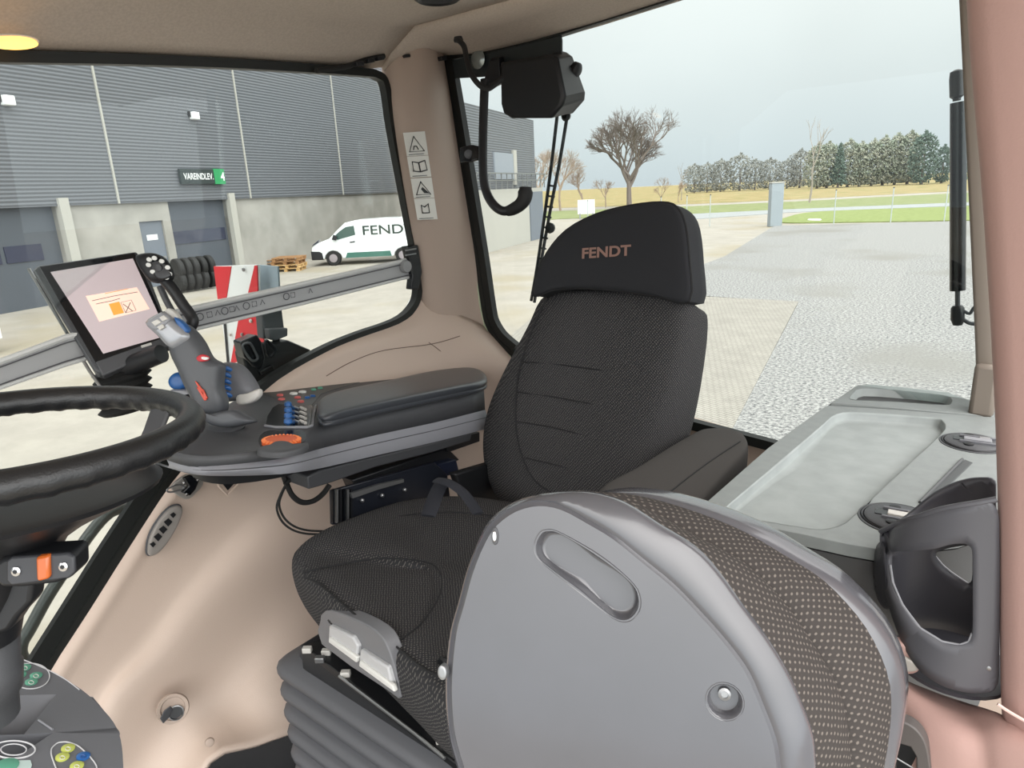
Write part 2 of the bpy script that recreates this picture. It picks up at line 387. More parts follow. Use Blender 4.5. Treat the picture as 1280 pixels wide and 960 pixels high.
# sign
SG = mat('sign_board_dark', '#2b3434', .5); SGG = mat('sign_green', '#2f8d57', .5)
q0 = P(222, 213, PA); q1 = P(265, 231, PA); s0, s1 = ss(222, 220)[0], ss(277, 220)[0]; sm = ss(264, 220)[0]
z1, z0 = ss(240, 211.5)[1], ss(240, 230)[1]
sg = thing('wall_sign', 'dark sign with white lettering and green end panel on the hall cladding', 'sign', A0+AD*s0+AN*.1+UP*(z0-GZ))
one('board', wallbox(s0, sm, z0, z1, .05, .15), SG, sg, smooth=False); one('end_panel', wallbox(sm, s1, z0-.02, z1+.02, .05, .16), SGG, sg, smooth=False)
o_ = A0+AD*(s0+.15)+AN*.16; o_.z = z0+(z1-z0)*.3
text('lettering', 'VAREINDLEV.', o_, AD, UP, (z1-z0)*.42, WHP, sg, width=(sm-s0)*.88)
o_ = A0+AD*(sm+.35)+AN*.17; o_.z = z0+(z1-z0)*.2
text('lettering', '4', o_, AD, UP, (z1-z0)*.6, WHP, sg)
for px, py, lb in ((6, 126, 'small white box lamp high on the cladding at the left edge'), (240, 145, 'small white lamp on the cladding above the sign')):
    a, z = ss(px, py); t = thing('wall_lamp', lb, 'lamp', A0+AD*a+AN*.1+UP*(z-GZ))
    one('housing', wallbox(a-.16, a+.16, z-.14, z+.14, 0, .25), WHP, t, bevel=.03)
    one('arm', wallbox(a-.22, a-.16, z-.05, z+.16, 0, .1), BLK, t)
# ---- building B: set-forward wing seen through the rear window
B1 = P(672, 297, gp); PB = (B1, AN)
def sb(px, py): q = P(px, py, PB); return (q-B1).dot(AD), q.z
def bbox(s0, s1, z0, z1, n0, n1):
    c = B1 + AD*((s0+s1)/2) + AN*((n0+n1)/2); c.z = (z0+z1)/2; return box(c, (s1-s0, n1-n0, z1-z0), (AD, AN, UP))
bB = thing('warehouse_wing', 'dark clad warehouse wing with grey shutter and concrete base seen behind the hooked pipe', 'building', B1)
zt = sb(665, 150)[1]; zm = sb(640, 236)[1]
one('cladding', bbox(-11, 0, zm, zt, -3.2, 0), CLAD, bB, smooth=False)
one('base_wall', bbox(-11.2, .25, GZ, zm, -3.4, .35), CONC2, bB, smooth=False)
a, z = sb(616, 190); a2, z2 = sb(641, 224)
one('shutter', bbox(a, a2, z2, z, 0, .08), mat('shutter_grey', '#8a9098', .5), bB, smooth=False)
one('frame', bbox(a2, a2+.5, z2-.3, z+.2, 0, .12), CONC2, bB, smooth=False)
for i, (px, a3) in enumerate(((655, 669),)):
    s_0 = sb(655, 270)[0]; s_1 = sb(671, 270)[0]; one('steel_door', bbox(s_0, s_1, GZ, sb(660, 240)[1], .35, .42), DOORP, bB, smooth=False)
mb = MB()
zr = sb(640, 217)[1]
for k in range(14): mb.add(*bbox(-11+k*.85, -10.95+k*.85, zm, zr, .5, .55))
mb.add(*bbox(-11, .4, zr-.06, zr, .48, .57)); mb.add(*bbox(-11, .4, (zr+zm)/2, (zr+zm)/2+.05, .5, .55)); mb.build('railing', STEEL, bB)
# ---- van
VX = RT.copy(); VY = HD.copy()
q = P(418, 332, gp)
VAN0 = q - VX*.95
van = thing('delivery_van', 'white panel van with green lettering parked before the concrete wall', 'van', VAN0)
def vp(x, z, y=0): return VAN0 + VX*x + VY*y + UP*z
prof = [(0, .3), (-.02, .62), (.02, .85), (.28, 1.02), (.85, 1.2), (1.2, 1.52), (1.62, 1.86), (2.1, 1.95), (3.2, 1.98), (4.8, 1.95), (5.0, 1.85), (5.05, .5), (5.0, .32), (4.55, .3)]
arch = lambda cx: [(cx+.4*math.cos(t), .3+.36*math.sin(t)) for t in [math.pi*k/6 for k in range(0, 7)]]
prof = prof + arch(4.1) + arch(.95) 
pr = [vp(x, z) for x, z in prof]
one('body', prism(pr, VY*1.9), mat('van_white', '#e8edee', .25, coat=.5), van, bevel=.05)
gl = [(.98, 1.2), (1.35, 1.5), (1.65, 1.68), (2.02, 1.72), (2.05, 1.32), (1.25, 1.14)]
one('side_window', prism([vp(x, z, -.012) for x, z in gl], VY*.02), mat('van_glass', '#3d5550', .08, spec=1), van)
one('sill_panel', prism([vp(x, z, -.015) for x, z in [(1.5, .32), (3.6, .32), (3.55, .55), (1.6, .55)]], VY*.02), mat('van_sill_green', '#39655a', .4), van)
one('bumper', prism([vp(x, z, -.02) for x, z in [(-.04, .28), (.5, .28), (.48, .58), (.35, .66), (-.04, .68)]], VY*1.94), BLK, van, bevel=.03)
one('headlight', prism([vp(x, z, -.02) for x, z in [(.03, .9), (.3, 1.04), (.42, 1.18), (.14, 1.0)]], VY*.3), GDOORP, van)
one('mirror', pillow([vp(x, z, -.2) for x, z in [(1.02, 1.16), (1.2, 1.12), (1.25, 1.3), (1.1, 1.38)]], VY, .15), BLK, van)
for cx in (.95, 4.1):
    w_ = one('wheel', lathe(vp(cx, .33, -.03), VY, [(.2, 0), (.31, 0), (.34, .04), (.34, .2), (.2, .22)]), RUB, van)
    one('hub_cap', lathe(vp(cx, .33, -.05), VY, [(.02, 0), (.18, .01), (.2, .04)]), mat('hub_grey', '#8d8589', .4), w_)
text('lettering', 'FENDT', vp(2.4, 1.3, -.02), VX, UP, .4, mat('van_lettering', '#24332c', .5), van, width=2.3)
one('door_handle', prism([vp(x, z, -.03) for x, z in [(1.75, 1.02), (2.0, 1.05), (2.0, 1.0), (1.78, .98)]], VY*.02), BLK, van)
# ---- pallets
WOOD = mat('pallet_wood', '#a07a52', .8, col2='#8a6442', nscale=6)
WOODL = mat('pale_pallet_wood', '#c9a877', .8, col2='#b8935f', nscale=6)
def pallet(O, ax, m, label):
    X, Y = ax; t = thing('wooden_pallet', label, 'pallet', O, 'pallets stacked by the concrete wall')
    for k in range(5):
        one('deck_board', box(O+Y*(-.5+k*.25)+UP*.13, (1.2, .14, .025), (X, Y, UP)), m, t, smooth=False)
    for i in (-1, 0, 1):
        mb = MB()
        for j in (-1, 0, 1): mb.add(*box(O+X*(i*.52)+Y*(j*.48)+UP*.07, (.14, .1, .09), (X, Y, UP)))
        mb.add(*box(O+X*(i*.52)+UP*.0125, (.14, 1.06, .025), (X, Y, UP))); mb.build('bearer', m, t, smooth=False)
pg = P(362, 338, gp); sd = ['pale wooden pallet, lowest of the stack by the wall', 'pale wooden pallet, second from the bottom of the stack', 'brown wooden pallet, third from the bottom of the stack', 'brown wooden pallet lying on top of the stack']
for i in range(4): pallet(pg+UP*(.15*i+.001)+RT*(.06*(i % 2)), (RT, HD), (WOODL, WOODL, WOOD, WOOD)[i], sd[i])
pg2 = P(335, 332, gp)
pallet(pg2+UP*.001, (RT, HD), WOOD, 'brown wooden pallet, lower of the two left of the stack'); pallet(pg2+UP*.152, (RT, HD), WOOD, 'brown wooden pallet, upper of the two left of the stack')
# ---- tyres
tg = P(246, 368, gp)
tl = ['leftmost', 'second from left', 'middle', 'second from right', 'rightmost']
for k in range(5):
    for lv in range(2):
        O = P(227+k*9.5, 366-k*1.5, gp)+UP*(.4 + lv*.42)
        t = thing('tyre', 'black tyre standing before the garage door, %s of the %s row' % (tl[k], ('lower', 'upper')[lv]), 'tyre', O-UP*.3, 'tyres piled before the garage door')
        one('tread', lathe(O, AD+AN*.3, [(.2, -.09), (.33, -.1), (.37, -.07), (.37, .07), (.33, .1), (.2, .09), (.19, 0)], n=20), RUB, t)
        one('rim', lathe(O, AD+AN*.3, [(.05, -.05), (.19, -.06), (.19, .06), (.05, .05)], n=16), mat('rusty_rim', '#6b4a40', .6), t)
# ---- red car at the left edge
cg = P(6, 440, gp); ct = thing('car', 'red and white car cut off by the left edge of the photo', 'car', cg)
cx = AD*-1
cp = [(0, .35), (.02, .8), (.12, .95), (.35, 1.35), (.7, 1.5), (2.2, 1.5), (3.0, 1.0), (4.1, .85), (4.15, .35)]
one('body', prism([cg+cx*x+UP*z-AN*0 for x, z in cp], -AN*1.6), RED, ct, bevel=.06)
one('lower_body', prism([cg+cx*x+UP*z+AN*.02 for x, z in [(-.03, .3), (-.03, .75), (4.15, .7), (4.15, .3)]], -AN*1.64), WHP, ct, bevel=.03)
one('tail_light', box(cg+cx*.05+UP*.85-AN*.1, (.12, .2, .3), (cx, AN, UP)), BLK, ct)
for x_ in (.6, 3.4): one('wheel', lathe(cg+cx*x_+UP*.31+AN*.04, -AN, [(.1, 0), (.28, 0), (.31, .03), (.31, .2), (.1, .2)]), RUB, ct)
# ---- stone post, fence posts, boards
cg = P(968, 283, gp); hp = (283-229)/884*((cg-C0).dot(fwd))
PX = RT; t = thing('concrete_post', 'pale grey square post at the corner of the gravel lot', 'post', cg)
one('shaft', box(cg+UP*hp/2, (.75, .5, hp), (RT, HD, UP)), mat('post_grey', '#8f979c', .8), t, bevel=.03); one('cap', box(cg+UP*(hp+.04), (.8, .55, .08), (RT, HD, UP)), CONC2, t)
for i, (px, py) in enumerate(((887, 283), (1042, 281), (1113, 279), (1180, 277), (858, 284), (826, 285), (735, 290))):
    q = P(px, py, gp); h = 2.0
    nm = ['fence post rising just right of the headrest', 'first thin fence post right of the concrete post', 'second thin fence post right of the concrete post', 'thin fence post nearest the gas strut', 'second thin fence post left of the concrete post', 'third thin fence post left of the concrete post', 'thin fence post just left of the headrest'][i]
    t = thing('fence_post', 'thin pale '+nm if 'thin' not in nm else 'pale '+nm, 'post', q, 'fence posts along the lot')
    one('pole', cyl(q, q+UP*h, .03, n=8), mat('post_pale', '#a9b0af', .6), t); one('cap', cyl(q+UP*h, q+UP*(h+.05), .06, .03, n=8), BLK, t)
q = P(733, 274, gp); dq = (q-C0).dot(fwd); t = thing('roadside_board', 'blank white board on two legs beside the dry field', 'sign', q)
k = dq/F
one('panel', box(q+UP*(k*15), (k*21, .1, k*17), (RT, HD, UP)), WHP, t); one('leg', box(q-RT*k*8+UP*k*4, (.12, .1, k*8), (RT, HD, UP)), STEEL, t); one('leg', box(q+RT*k*8+UP*k*4, (.12, .1, k*8), (RT, HD, UP)), STEEL, t)
q = P(1018, 276, gp); k = (q-C0).dot(fwd)/F; t = one('manhole_cover', pillow([q+RT*(math.cos(a)*k*7)+HD*(math.sin(a)*k*12) for a in [i*math.pi/8 for i in range(16)]], UP, k*2.2), WHP); tag(t, 'small flat white disc lying on the grass verge', 'marker')
# ---- trees
BARK = mat('bare_bark', '#6f655f', .9); BARK2 = mat('pale_twigs', '#8f857c', .9); 
def bare_tree(px, py, dist, hpx, label, m, seed, depth=5, spread=.5, r0=.02, name='bare_tree', trunk=.22, cat='tree', group=None, nb=3, crown=None):
    rnd = random.Random(seed); base = C0 + ray(px, py)*dist; h = hpx/F*dist + (base.z-GZ); base.z = GZ; t = thing(name, label, cat, base, group)
    mbT = MB(); mbB = MB()
    def br(p, d, l, r, k):
        q = p + d*l; mid = (p+q)/2 + V((rnd.uniform(-1, 1), rnd.uniform(-1, 1), 0))*l*.06
        (mbT if k == 0 else mbB).add(*tube([p, mid, q], r, 5, rad=[r, r*.85, r*.62], caps=False))
        if k >= depth: return
        kids = 5 if (k == 0 and depth > 6) else nb
        for i in range(kids):
            a = rnd.uniform(0, 6.28) if kids < 5 else i*1.256+rnd.uniform(-.3,.3); sp = spread*rnd.uniform(.6, 1.25)*(1.35 if kids > 4 and i else 1)
            n = d.orthogonal().normalized(); n2 = d.cross(n)
            dd = (d*math.cos(sp) + (n*math.cos(a)+n2*math.sin(a))*math.sin(sp)); dd.z = dd.z*.9+.12; dd.normalize()
            br(p + (q-p)*rnd.uniform(.6, 1), dd, l*rnd.uniform(.62, .85), r*.62, k+1)
    br(base, V((rnd.uniform(-.05, .05), 0, 1)).normalized(), h*trunk, h*r0, 0)
    mbT.build('trunk', m, t); mbB.build('branches', m, t); return t
bare_tree(787, 243, 90, 170, 'large bare spreading tree left of the sky reflection', BARK, 3, depth=7, spread=.52, r0=.02, trunk=.20)
bare_tree(1012, 248, 75, 110, 'slender bare young tree beyond the grass verge', BARK2, 5, depth=4, spread=.3, r0=.012, trunk=.36, nb=2)
bare_tree(1010-158, 232, 110, 35, 'thin bare sapling beyond the field edge right of the spreading tree', BARK2, 8, depth=3, spread=.35, r0=.012, trunk=.36, nb=2)
BR1 = mat('brown_bare_hedge', '#8c7c70', 1, col2='#a2907f', nscale=1.2, bump=1, bscale=3)
GY1 = mat('hazed_bare_wood', '#7f817e', 1, col2='#959691', nscale=.7, bump=1, bscale=3)  # distant crowns: haze put into the paled wood and conifer colours
GY2 = mat('hazed_mixed_wood', '#7a8474', 1, col2='#98978a', nscale=.5, bump=1, bscale=3)
CON = mat('hazed_conifer', '#526259', 1, col2='#5f6e66', nscale=1.0, bump=1, bscale=4)
def leafy(name, px, py, dist, wpx, hpx, label, m, seed, cone=False, group='trees on the horizon'):
    """crown of many small leaf and twig tufts round a trunk"""
    rnd = random.Random(seed); base = C0 + ray(px, py)*dist; k = dist/F; w = wpx*k; h = hpx*k + (base.z-GZ); base.z = GZ
    top_h = h; t = thing(name, label, 'tree', base, group)
    one('trunk', cyl(base, base+UP*top_h*.6, h*.03, h*.012, n=6), BARK, t)
    mb = MB()
    for i in range(1100):
        u = rnd.random()
        if cone: z = .08+.92*u; rr = (1-u)**.8*.5*w*rnd.uniform(.5, 1)
        else: z = .04+.94*u; rr = math.sqrt(max(0, 1-(2*abs(u-.45))**2.6))*.5*w*rnd.uniform(.35, 1.05)
        a = rnd.uniform(0, 6.28); p = base + V((math.cos(a)*rr, math.sin(a)*rr, z*top_h)); s = h*rnd.uniform(.015, .05)
        d = V((rnd.uniform(-1, 1), rnd.uniform(-1, 1), rnd.uniform(-.2, 1.4))).normalized(); n = d.orthogonal().normalized(); n2 = d.cross(n)
        mb.add([p+d*s*1.3, p+n*s*.5, p-n*s*.25+n2*s*.43, p-n*s*.25-n2*s*.43, p-d*s*.6], [(0,1,2), (0,2,3), (0,3,1), (4,2,1), (4,3,2), (4,1,3)])
    mb.build('crown', m, t, smooth=False); return t
rnd = random.Random(4)
words_ = ['first', 'second', 'third', 'fourth', 'fifth', 'sixth', 'seventh', 'eighth', 'ninth', 'tenth', 'eleventh']
for i, px in enumerate((868, 884, 901, 925, 944, 962, 984, 1000)):
    leafy('bare_tree', px, 229-(px-860)*.05, 170, 30+rnd.random()*12, 22+rnd.random()*14, 'grey leafless tree on the horizon left of the wood, %s from its left end' % words_[i], GY1, 20+i)
for i, px in enumerate((1022, 1034, 1060, 1075, 1090, 1104, 1119, 1135)):
    leafy('bare_tree', px, 222-(px-1020)*.05, 150, 34, 36+i*1.2+rnd.random()*7, 'brownish leafless tree within the distant wood, %s from its left end' % words_[i], GY2, 40+i)
leafy('conifer_tree', 1048, 222, 148, 22, 40, 'small dark conifer at the left end of the distant wood', CON, 60, True)
leafy('conifer_tree', 1153, 216, 140, 34, 50, 'tall dark conifer beside the gas strut', CON, 61, False)
leafy('conifer_tree', 1178, 214, 142, 24, 32, 'dark conifer touching the gas strut on its left', CON, 62, False)
leafy('conifer_tree', 1202, 213, 144, 24, 30, 'dark conifer half behind the gas strut', CON, 63, False)
for i, (px, w, h) in enumerate(((672, 40, 74), (700, 44, 70), (728, 40, 50), (757, 34, 36), (826, 34, 28), (848, 26, 24))):
    bare_tree(px, 250, 85+i*3, h*1.7, 'brown leafless tree in the hedge behind the hanging rods, %s from the left' % words_[i] if i < 4 else 'low brown leafless tree right of the spreading tree, %s one' % ('nearer', 'farther')[i-4], BR1, 70+i, depth=6, spread=.5, r0=.012, trunk=.2, group='hedge trees beyond the field')
# ================================================================== cab shell
WX = -1.85; WY = 2.0
wpx = [(0,73),(150,76),(300,82),(440,91),(466,95),(477,108),(485,160),(500,240),(515,320),(518,362),(511,384),(490,402),(440,420),(400,437),(340,470),(290,510),(240,560),(205,600),(150,682),(100,762),(45,850)]
wout = [P(x, y, ('x', WX)) for x, y in wpx]
first = wout[0]; last = wout[-1]
wout = [V((WX, -.35, 1.70))] + wout + [V((WX, .25, 0.0)), V((WX, -.35, -.05))]
body = spline(wout[1:-2], 4)
ring = [wout[0]] + body + wout[-2:]
# window 1: seal ring + pane
o = one('window_1', prism([p+V((-.012,0,0)) for p in ring], (-.005, 0, 0)), GLASS, smooth=False); struct(o)
def ringstrip(pts, w, t, n, closed=True, off=0):
    """flat strip of width w along pts inside plane with normal n, thickness t"""
    v = []; f = []; n = V(n); N_ = len(pts)
    for i, p in enumerate(pts):
        a = pts[(i-1) % N_] if (closed or i > 0) else p; b = pts[(i+1) % N_] if (closed or i < N_-1) else p
        d = (b-a).normalized(); s = n.cross(d).normalized()
        q0 = p + s*off; q1 = p + s*(off+w); v += [q0, q1, q1+n*t, q0+n*t]
    for i in range(N_ if closed else N_-1):
        j = (i+1) % N_
        for k in range(4): f.append((i*4+k, i*4+(k+1) % 4, j*4+(k+1) % 4, j*4+k))
    if not closed: f.append((0,1,2,3)); f.append(tuple(range((N_-1)*4, N_*4)))
    return v, f
o = one('window_frame', ringstrip(ring, .024, .03, (1,0,0), off=-.012), SEAL, None, sharp=50)
fr1 = o; fr1.name = 'trim_2'; struct(o)
# wider black seal with thin green body edge along the sloped lower front
low = ring[ring.index(body[-1])-15: ring.index(body[-1])+2]
o = one('trim_3', ringstrip(low, .07, .02, (1,0,0), closed=False, off=-.05), SEAL); struct(o)
o = one('trim_4', ringstrip(low, .007, .026, (1,0,0), closed=False, off=.004), BODYG); struct(o)
o = one('trim_5', ringstrip(low, .005, .028, (1,0,0), closed=False, off=.016), PALEG); struct(o)

# right hand panel (wheel arch) : rows follow the window edge down to the floor
colsx = [
 [(20,905,-1.85),(42,912,-1.812),(58,918,-1.812),(95,936,-1.80),(118,950,-1.765),(160,985,-1.755),(190,1030,-1.69),(205,1060,-1.62)],
 [(52,840,-1.85),(70,845,-1.812),(88,850,-1.812),(128,862,-1.80),(150,872,-1.765),(205,905,-1.755),(240,930,-1.69),(262,953,-1.60)],
 [(100,762,-1.85),(120,768,-1.812),(138,776,-1.812),(176,806,-1.80),(205,822,-1.762),(262,862,-1.745),(300,895,-1.67),(320,932,-1.575)],
 [(150,682,-1.85),(170,689,-1.812),(186,698,-1.812),(215,748,-1.80),(245,768,-1.76),(300,820,-1.735),(335,862,-1.65),(378,912,-1.55)],
 [(205,600,-1.85),(222,606,-1.815),(236,614,-1.815),(262,690,-1.80),(292,715,-1.755),(342,768,-1.725),(385,830,-1.63),(430,885,-1.53)],
 [(240,560,-1.85),(256,570,-1.815),(268,580,-1.815),(305,645,-1.795),(338,668,-1.75),(388,730,-1.715),(430,800,-1.62),(490,860,-1.52)],
 [(290,510,-1.85),(308,522,-1.815),(320,532,-1.812),(352,600,-1.785),(390,630,-1.745),(435,690,-1.70),(480,760,-1.6),(550,830,-1.5)],
 [(340,470,-1.85),(354,480,-1.812),(366,492,-1.805),(400,545,-1.77),(440,578,-1.73),(480,640,-1.67),(530,700,-1.58),(600,780,-1.48)],
 [(400,437,-1.85),(412,446,-1.81),(424,456,-1.80),(455,503,-1.75),(490,540,-1.70),(530,590,-1.64),(580,650,-1.56),(640,720,-1.46)],
 [(440,420,-1.85),(453,430,-1.805),(466,441,-1.79),(497,472,-1.74),(535,510,-1.68),(575,560,-1.62),(620,610,-1.54),(680,670,-1.44)],
 [(490,402,-1.85),(506,412,-1.80),(520,421,-1.775),(550,443,-1.72),(590,475,-1.65),(630,515,-1.59),(675,560,-1.51),(730,610,-1.41)],
 [(511,384,-1.85),(530,397,-1.80),(548,405,-1.765),(582,424,-1.69),(620,448,-1.60),(660,480,-1.53),(700,520,-1.46),(750,560,-1.36)],
 [(521,368,-1.85),(543,382,-1.81),(562,390,-1.78),(594,404,-1.73),(614,418,-1.705),(646,452,-1.58),(700,490,-1.42),(760,530,-1.27)],
]
rows = [spline([P(x, y, ('x', v)) for x, y, v in c], 4) for c in colsx]
cols2 = list(zip(*rows)); cols2 = [spline(list(c), 3) for c in cols2]; rows = [list(r) for r in zip(*cols2)]
v, f = grid(rows); o = mesh('wall_right', v, f, BEIGE, None, solid=.015, off=0, sharp=75); struct(o)
# seams of the shelf
sm = DS([]) 
def surf_line(pts, r, m, name, parent=None): return one(name, tube(spline(pts, 5), r, 6), m, parent)
# pillar at the right rear corner
pl = [ # left edge on x plane, mid ridge, right edge on y plane
 ((474,40),(502,36,-1.80),(532,38,-1.775),(552,44)),
 ((478,70),(505,66,-1.80),(535,68,-1.775),(556,74)),
 ((484,130),(505,128,-1.79),(540,128,-1.765),(566,130)),
 ((494,200),(515,198,-1.785),(552,196,-1.76),(576,196)),
 ((508,280),(528,278,-1.785),(566,274,-1.76),(589,270)),
 ((519,335),(540,333,-1.785),(580,330,-1.76),(600,330)),
 ((523,366),(545,372,-1.785),(588,376,-1.755),(607,378)),
 ((526,388),(548,398,-1.785),(592,404,-1.74),(613,408)),
]
rows = []
for a, b_, c, d in pl:
    p0 = P(a[0], a[1], ('x', WX)); p1 = P(b_[0], b_[1], ('x', b_[2])); p2 = P(c[0], c[1], ('x', c[2])); p3 = P(d[0], d[1], ('y', WY))
    q0 = p0 + V((-.05, .07, 0)); q3 = p3 + V((-.05, .05, 0))
    rows.append(spline([q0, p0, p1, p2, p3, q3], 4))
rows = [list(r) for r in zip(*[spline(list(c), 3) for c in zip(*rows)])]
v, f = grid(rows); o = mesh('trim_6', v, f, BEIGE2, None, solid=.01, off=0, sharp=75); struct(o)
# ceiling: grid from edge inwards
CZ = 1.93
re = [P(x, y, ('x', WX)) for x, y in ((0,72),(150,75),(300,81),(440,89),(478,84))]
e_ = [V((WX, -.6, 1.66))] + [V((WX, -.1, 1.70))] + re
x_in = [V((-1.80, p.y, p.z+.035)) for p in e_]; x_2 = [V((-1.68, p.y+.0, min(CZ, p.z+.10))) for p in e_]; x_3 = [V((-1.45, p.y, CZ)) for p in e_]; x_4 = [V((.1, p.y, CZ)) for p in e_]
v, f = grid([e_, x_in, x_2, x_3, x_4]); 
bk = [P(x, y, ('y', WY)) for x, y in ((556,68),(610,64),(700,42),(835,0),(960,-42),(1100,-90),(1200,-125),(1280,-155))]
bk.sort(key=lambda p: p.x)
def lerpx(pts, x):
    for p, q in zip(pts, pts[1:]):
        if x <= q.x: return p + (q-p)*((x-p.x)/(q.x-p.x) if q.x > p.x else 0)
    return pts[-1]
bk = [V((WX-.01, WY, bk[0].z-.01))] + bk
y0 = e_[-1].y; z0 = e_[-1].z
sec = [V((WX, y0, z0)), V((-1.80, y0, z0+.035)), V((-1.68, y0, min(CZ, z0+.10))), V((-1.45, y0, CZ)), V((.1, y0, CZ))]
xs_ = [WX, -1.80, -1.74, -1.68, -1.56, -1.45, -1.2, -.9, -.6, -.3, .1]
r0_ = [V((x, WY, lerpx(bk, x).z)) for x in xs_]; r1_ = [p+V((0, -.05, .012)) for p in r0_]; r2_ = [V((x, y0-.004, lerpx(sec, x).z)) for x in xs_]
r15 = [(a*.55+b_*.45)+V((0,0,.012)) for a, b_ in zip(r1_, r2_)]
o = mesh('ceiling', v, f, CEIL, None, solid=.03, off=1, sharp=75); struct(o)
v, f = grid([r0_, r1_, r15, r2_]); o = mesh('trim_7', v, f, CEIL, None, solid=.03, off=0, sharp=75); struct(o)
# roof top so that light comes only through the windows
struct(one('trim_8', box((-.9, .8, 2.02), (2.1, 3.0, .06)), BEIGE2, smooth=False))
# floor
struct(one('floor', prism([V((-1.8, -.6, -.12)), V((.0, -.6, -.12)), V((.0, 2.0, -.12)), V((-1.8, 2.0, -.12))], (0, 0, -.06)), CARPET, smooth=False))
# ---- window 2 : rear window
yp = ('y', WY)
lft = PS([(560,74),(570,130),(580,190),(592,262),(603,330),(611,385),(616,405),(628,424),(646,440)], yp)
bot = PS([(760,490),(860,524),(968,552),(1100,600),(1235,640)], yp)
rgt = PS([(1240,500),(1232,300),(1222,100),(1212,-20),(1205,-118)], yp)
top = PS([(1150,-104),(980,-48),(835,2),(700,44),(608,66)], yp)
rl = spline(lft, 3)+bot+rgt+top
struct(one('window_2', prism([p+V((0,.012,0)) for p in rl], (0, .005, 0)), GLASS, smooth=False))
struct(one('trim_9', ringstrip(rl, .03, -.03, (0,1,0), off=-.008), SEAL, sharp=50))
lf = spline(lft, 3)
struct(one('trim_10', ringstrip(lf, .006, -.034, (0,1,0), closed=False, off=.012), PALEG))
struct(one('trim_11', ringstrip(lf, .008, -.030, (0,1,0), closed=False, off=.021), BODYG))
struct(one('trim_12', ringstrip(lf, .048, -.028, (0,1,0), closed=False, off=-.040), SEAL))
# lower rear wall below window, between the fenders
struct(one('wall_rear', prism(PS([(600,400),(646,444),(760,494),(968,556),(1235,644)], yp)+[V((.1, WY, -.15)), V((-1.85, WY, -.15))], (0, .03, 0)), BEIGE, smooth=False))
# rear left pillar strip (grey) with marks and rear left corner block
a = PS([(1197,-60),(1203,60),(1212,250),(1220,430),(1222,505)], ('y', 1.93)); b_ = PS([(1230,-60),(1233,60),(1240,250),(1246,430),(1250,505)], ('y', 1.93))
v, f = grid([a, b_]); GREYB = mat('greyish_pillar', '#80766c', .6)
struct(mesh('trim_13', v, f, GREYB, None, solid=.05, off=0, bevel=.008))
o = one('trim_14', box(P(1231,486,('y',1.92)), (.05,.06,.13)), GREYB, bevel=.01); struct(o)
# near left pillar (pink)
yl = .98
lp = [(1180,-420),(1190,-260),(1203,-80),(1209,60),(1224,200),(1233,340),(1241,470),(1246,600),(1248,740),(1250,872),(1252,915)]
rows = []
for x, y in lp:
    p = P(x, y, ('y', yl)); rows.append([p+V((.03,.12,0)), p+V((-.004,.10,0)), p, p+V((.012,-.012,0)), p+V((.10,-.03,0)), p+V((.2,-.03,0)), p+V((.22,.1,0))])
v, f = grid(rows); struct(mesh('trim_15', v, f, PINK, None, sub=1, solid=.004, off=0))
# lower left beige panel around the pillar foot, with side vent
rows = [
 PS([(1125,800),(1140,840),(1150,860)], ('y', 1.02)) ,
]
LLc = [
 [(1090,790,1.05),(1105,850,1.0),(1112,905,.97),(1112,960,.95),(1110,1030,.93)],
 [(1120,845,1.04),(1135,866,.99),(1146,905,.95),(1150,960,.93),(1150,1030,.92)],
 [(1160,866,1.04),(1178,890,.98),(1190,915,.94),(1196,960,.92),(1196,1030,.91)],
 [(1200,880,1.04),(1215,905,.98),(1226,925,.94),(1234,965,.92),(1236,1030,.91)],
 [(1247,895,1.0),(1250,910,.96),(1253,930,.93),(1256,970,.91),(1258,1030,.9)],
 [(1300,925,.97),(1300,940,.93),(1303,955,.91),(1306,985,.9),(1308,1030,.89)],
]
rows = [spline([P(x, y, ('y', v)) for x, y, v in c], 4) for c in LLc]
rows = [list(r) for r in zip(*[spline(list(c), 3) for c in zip(*rows)])]
v, f = grid(rows); struct(mesh('wall_left', v, f, PINK, None, solid=.01, off=0, sharp=75))
struct(one('trim_16', tube(spline(PS([(1247,880),(1262,890),(1290,906),(1320,922)], ('y', .955)), 4), .0022, 6), mat('pale_seam', '#d9bdb4', .5)))
# vent in lower left panel
t = thing('side_vent', 'dark rounded louvre vent in the pink panel under the cup holder', 'vent', P(1133, 970, ('y', .94)))
vo = [(1110,897),(1128,902),(1145,912),(1157,930),(1163,960),(1165,1000),(1110,1000)]
one('frame', prism(spline(PS(vo, ('y', .915)), 4, True), (0, .02, 0), [PS([(1118,928),(1138,934),(1145,946),(1146,990),(1118,990)], ('y', .915))[::-1]]), mat('vent_grey', '#5b5654', .5), t, bevel=.002)
one('backing', prism(PS([(1112,922),(1142,930),(1150,944),(1150,995),(1112,995)], ('y', .93)), (0, .005, 0)), BLK, t)
for y in (945, 968): one('slat', tube(PS([(1116,y),(1146,y+18)], ('y', .92)), .0012, 6), STEEL, t)
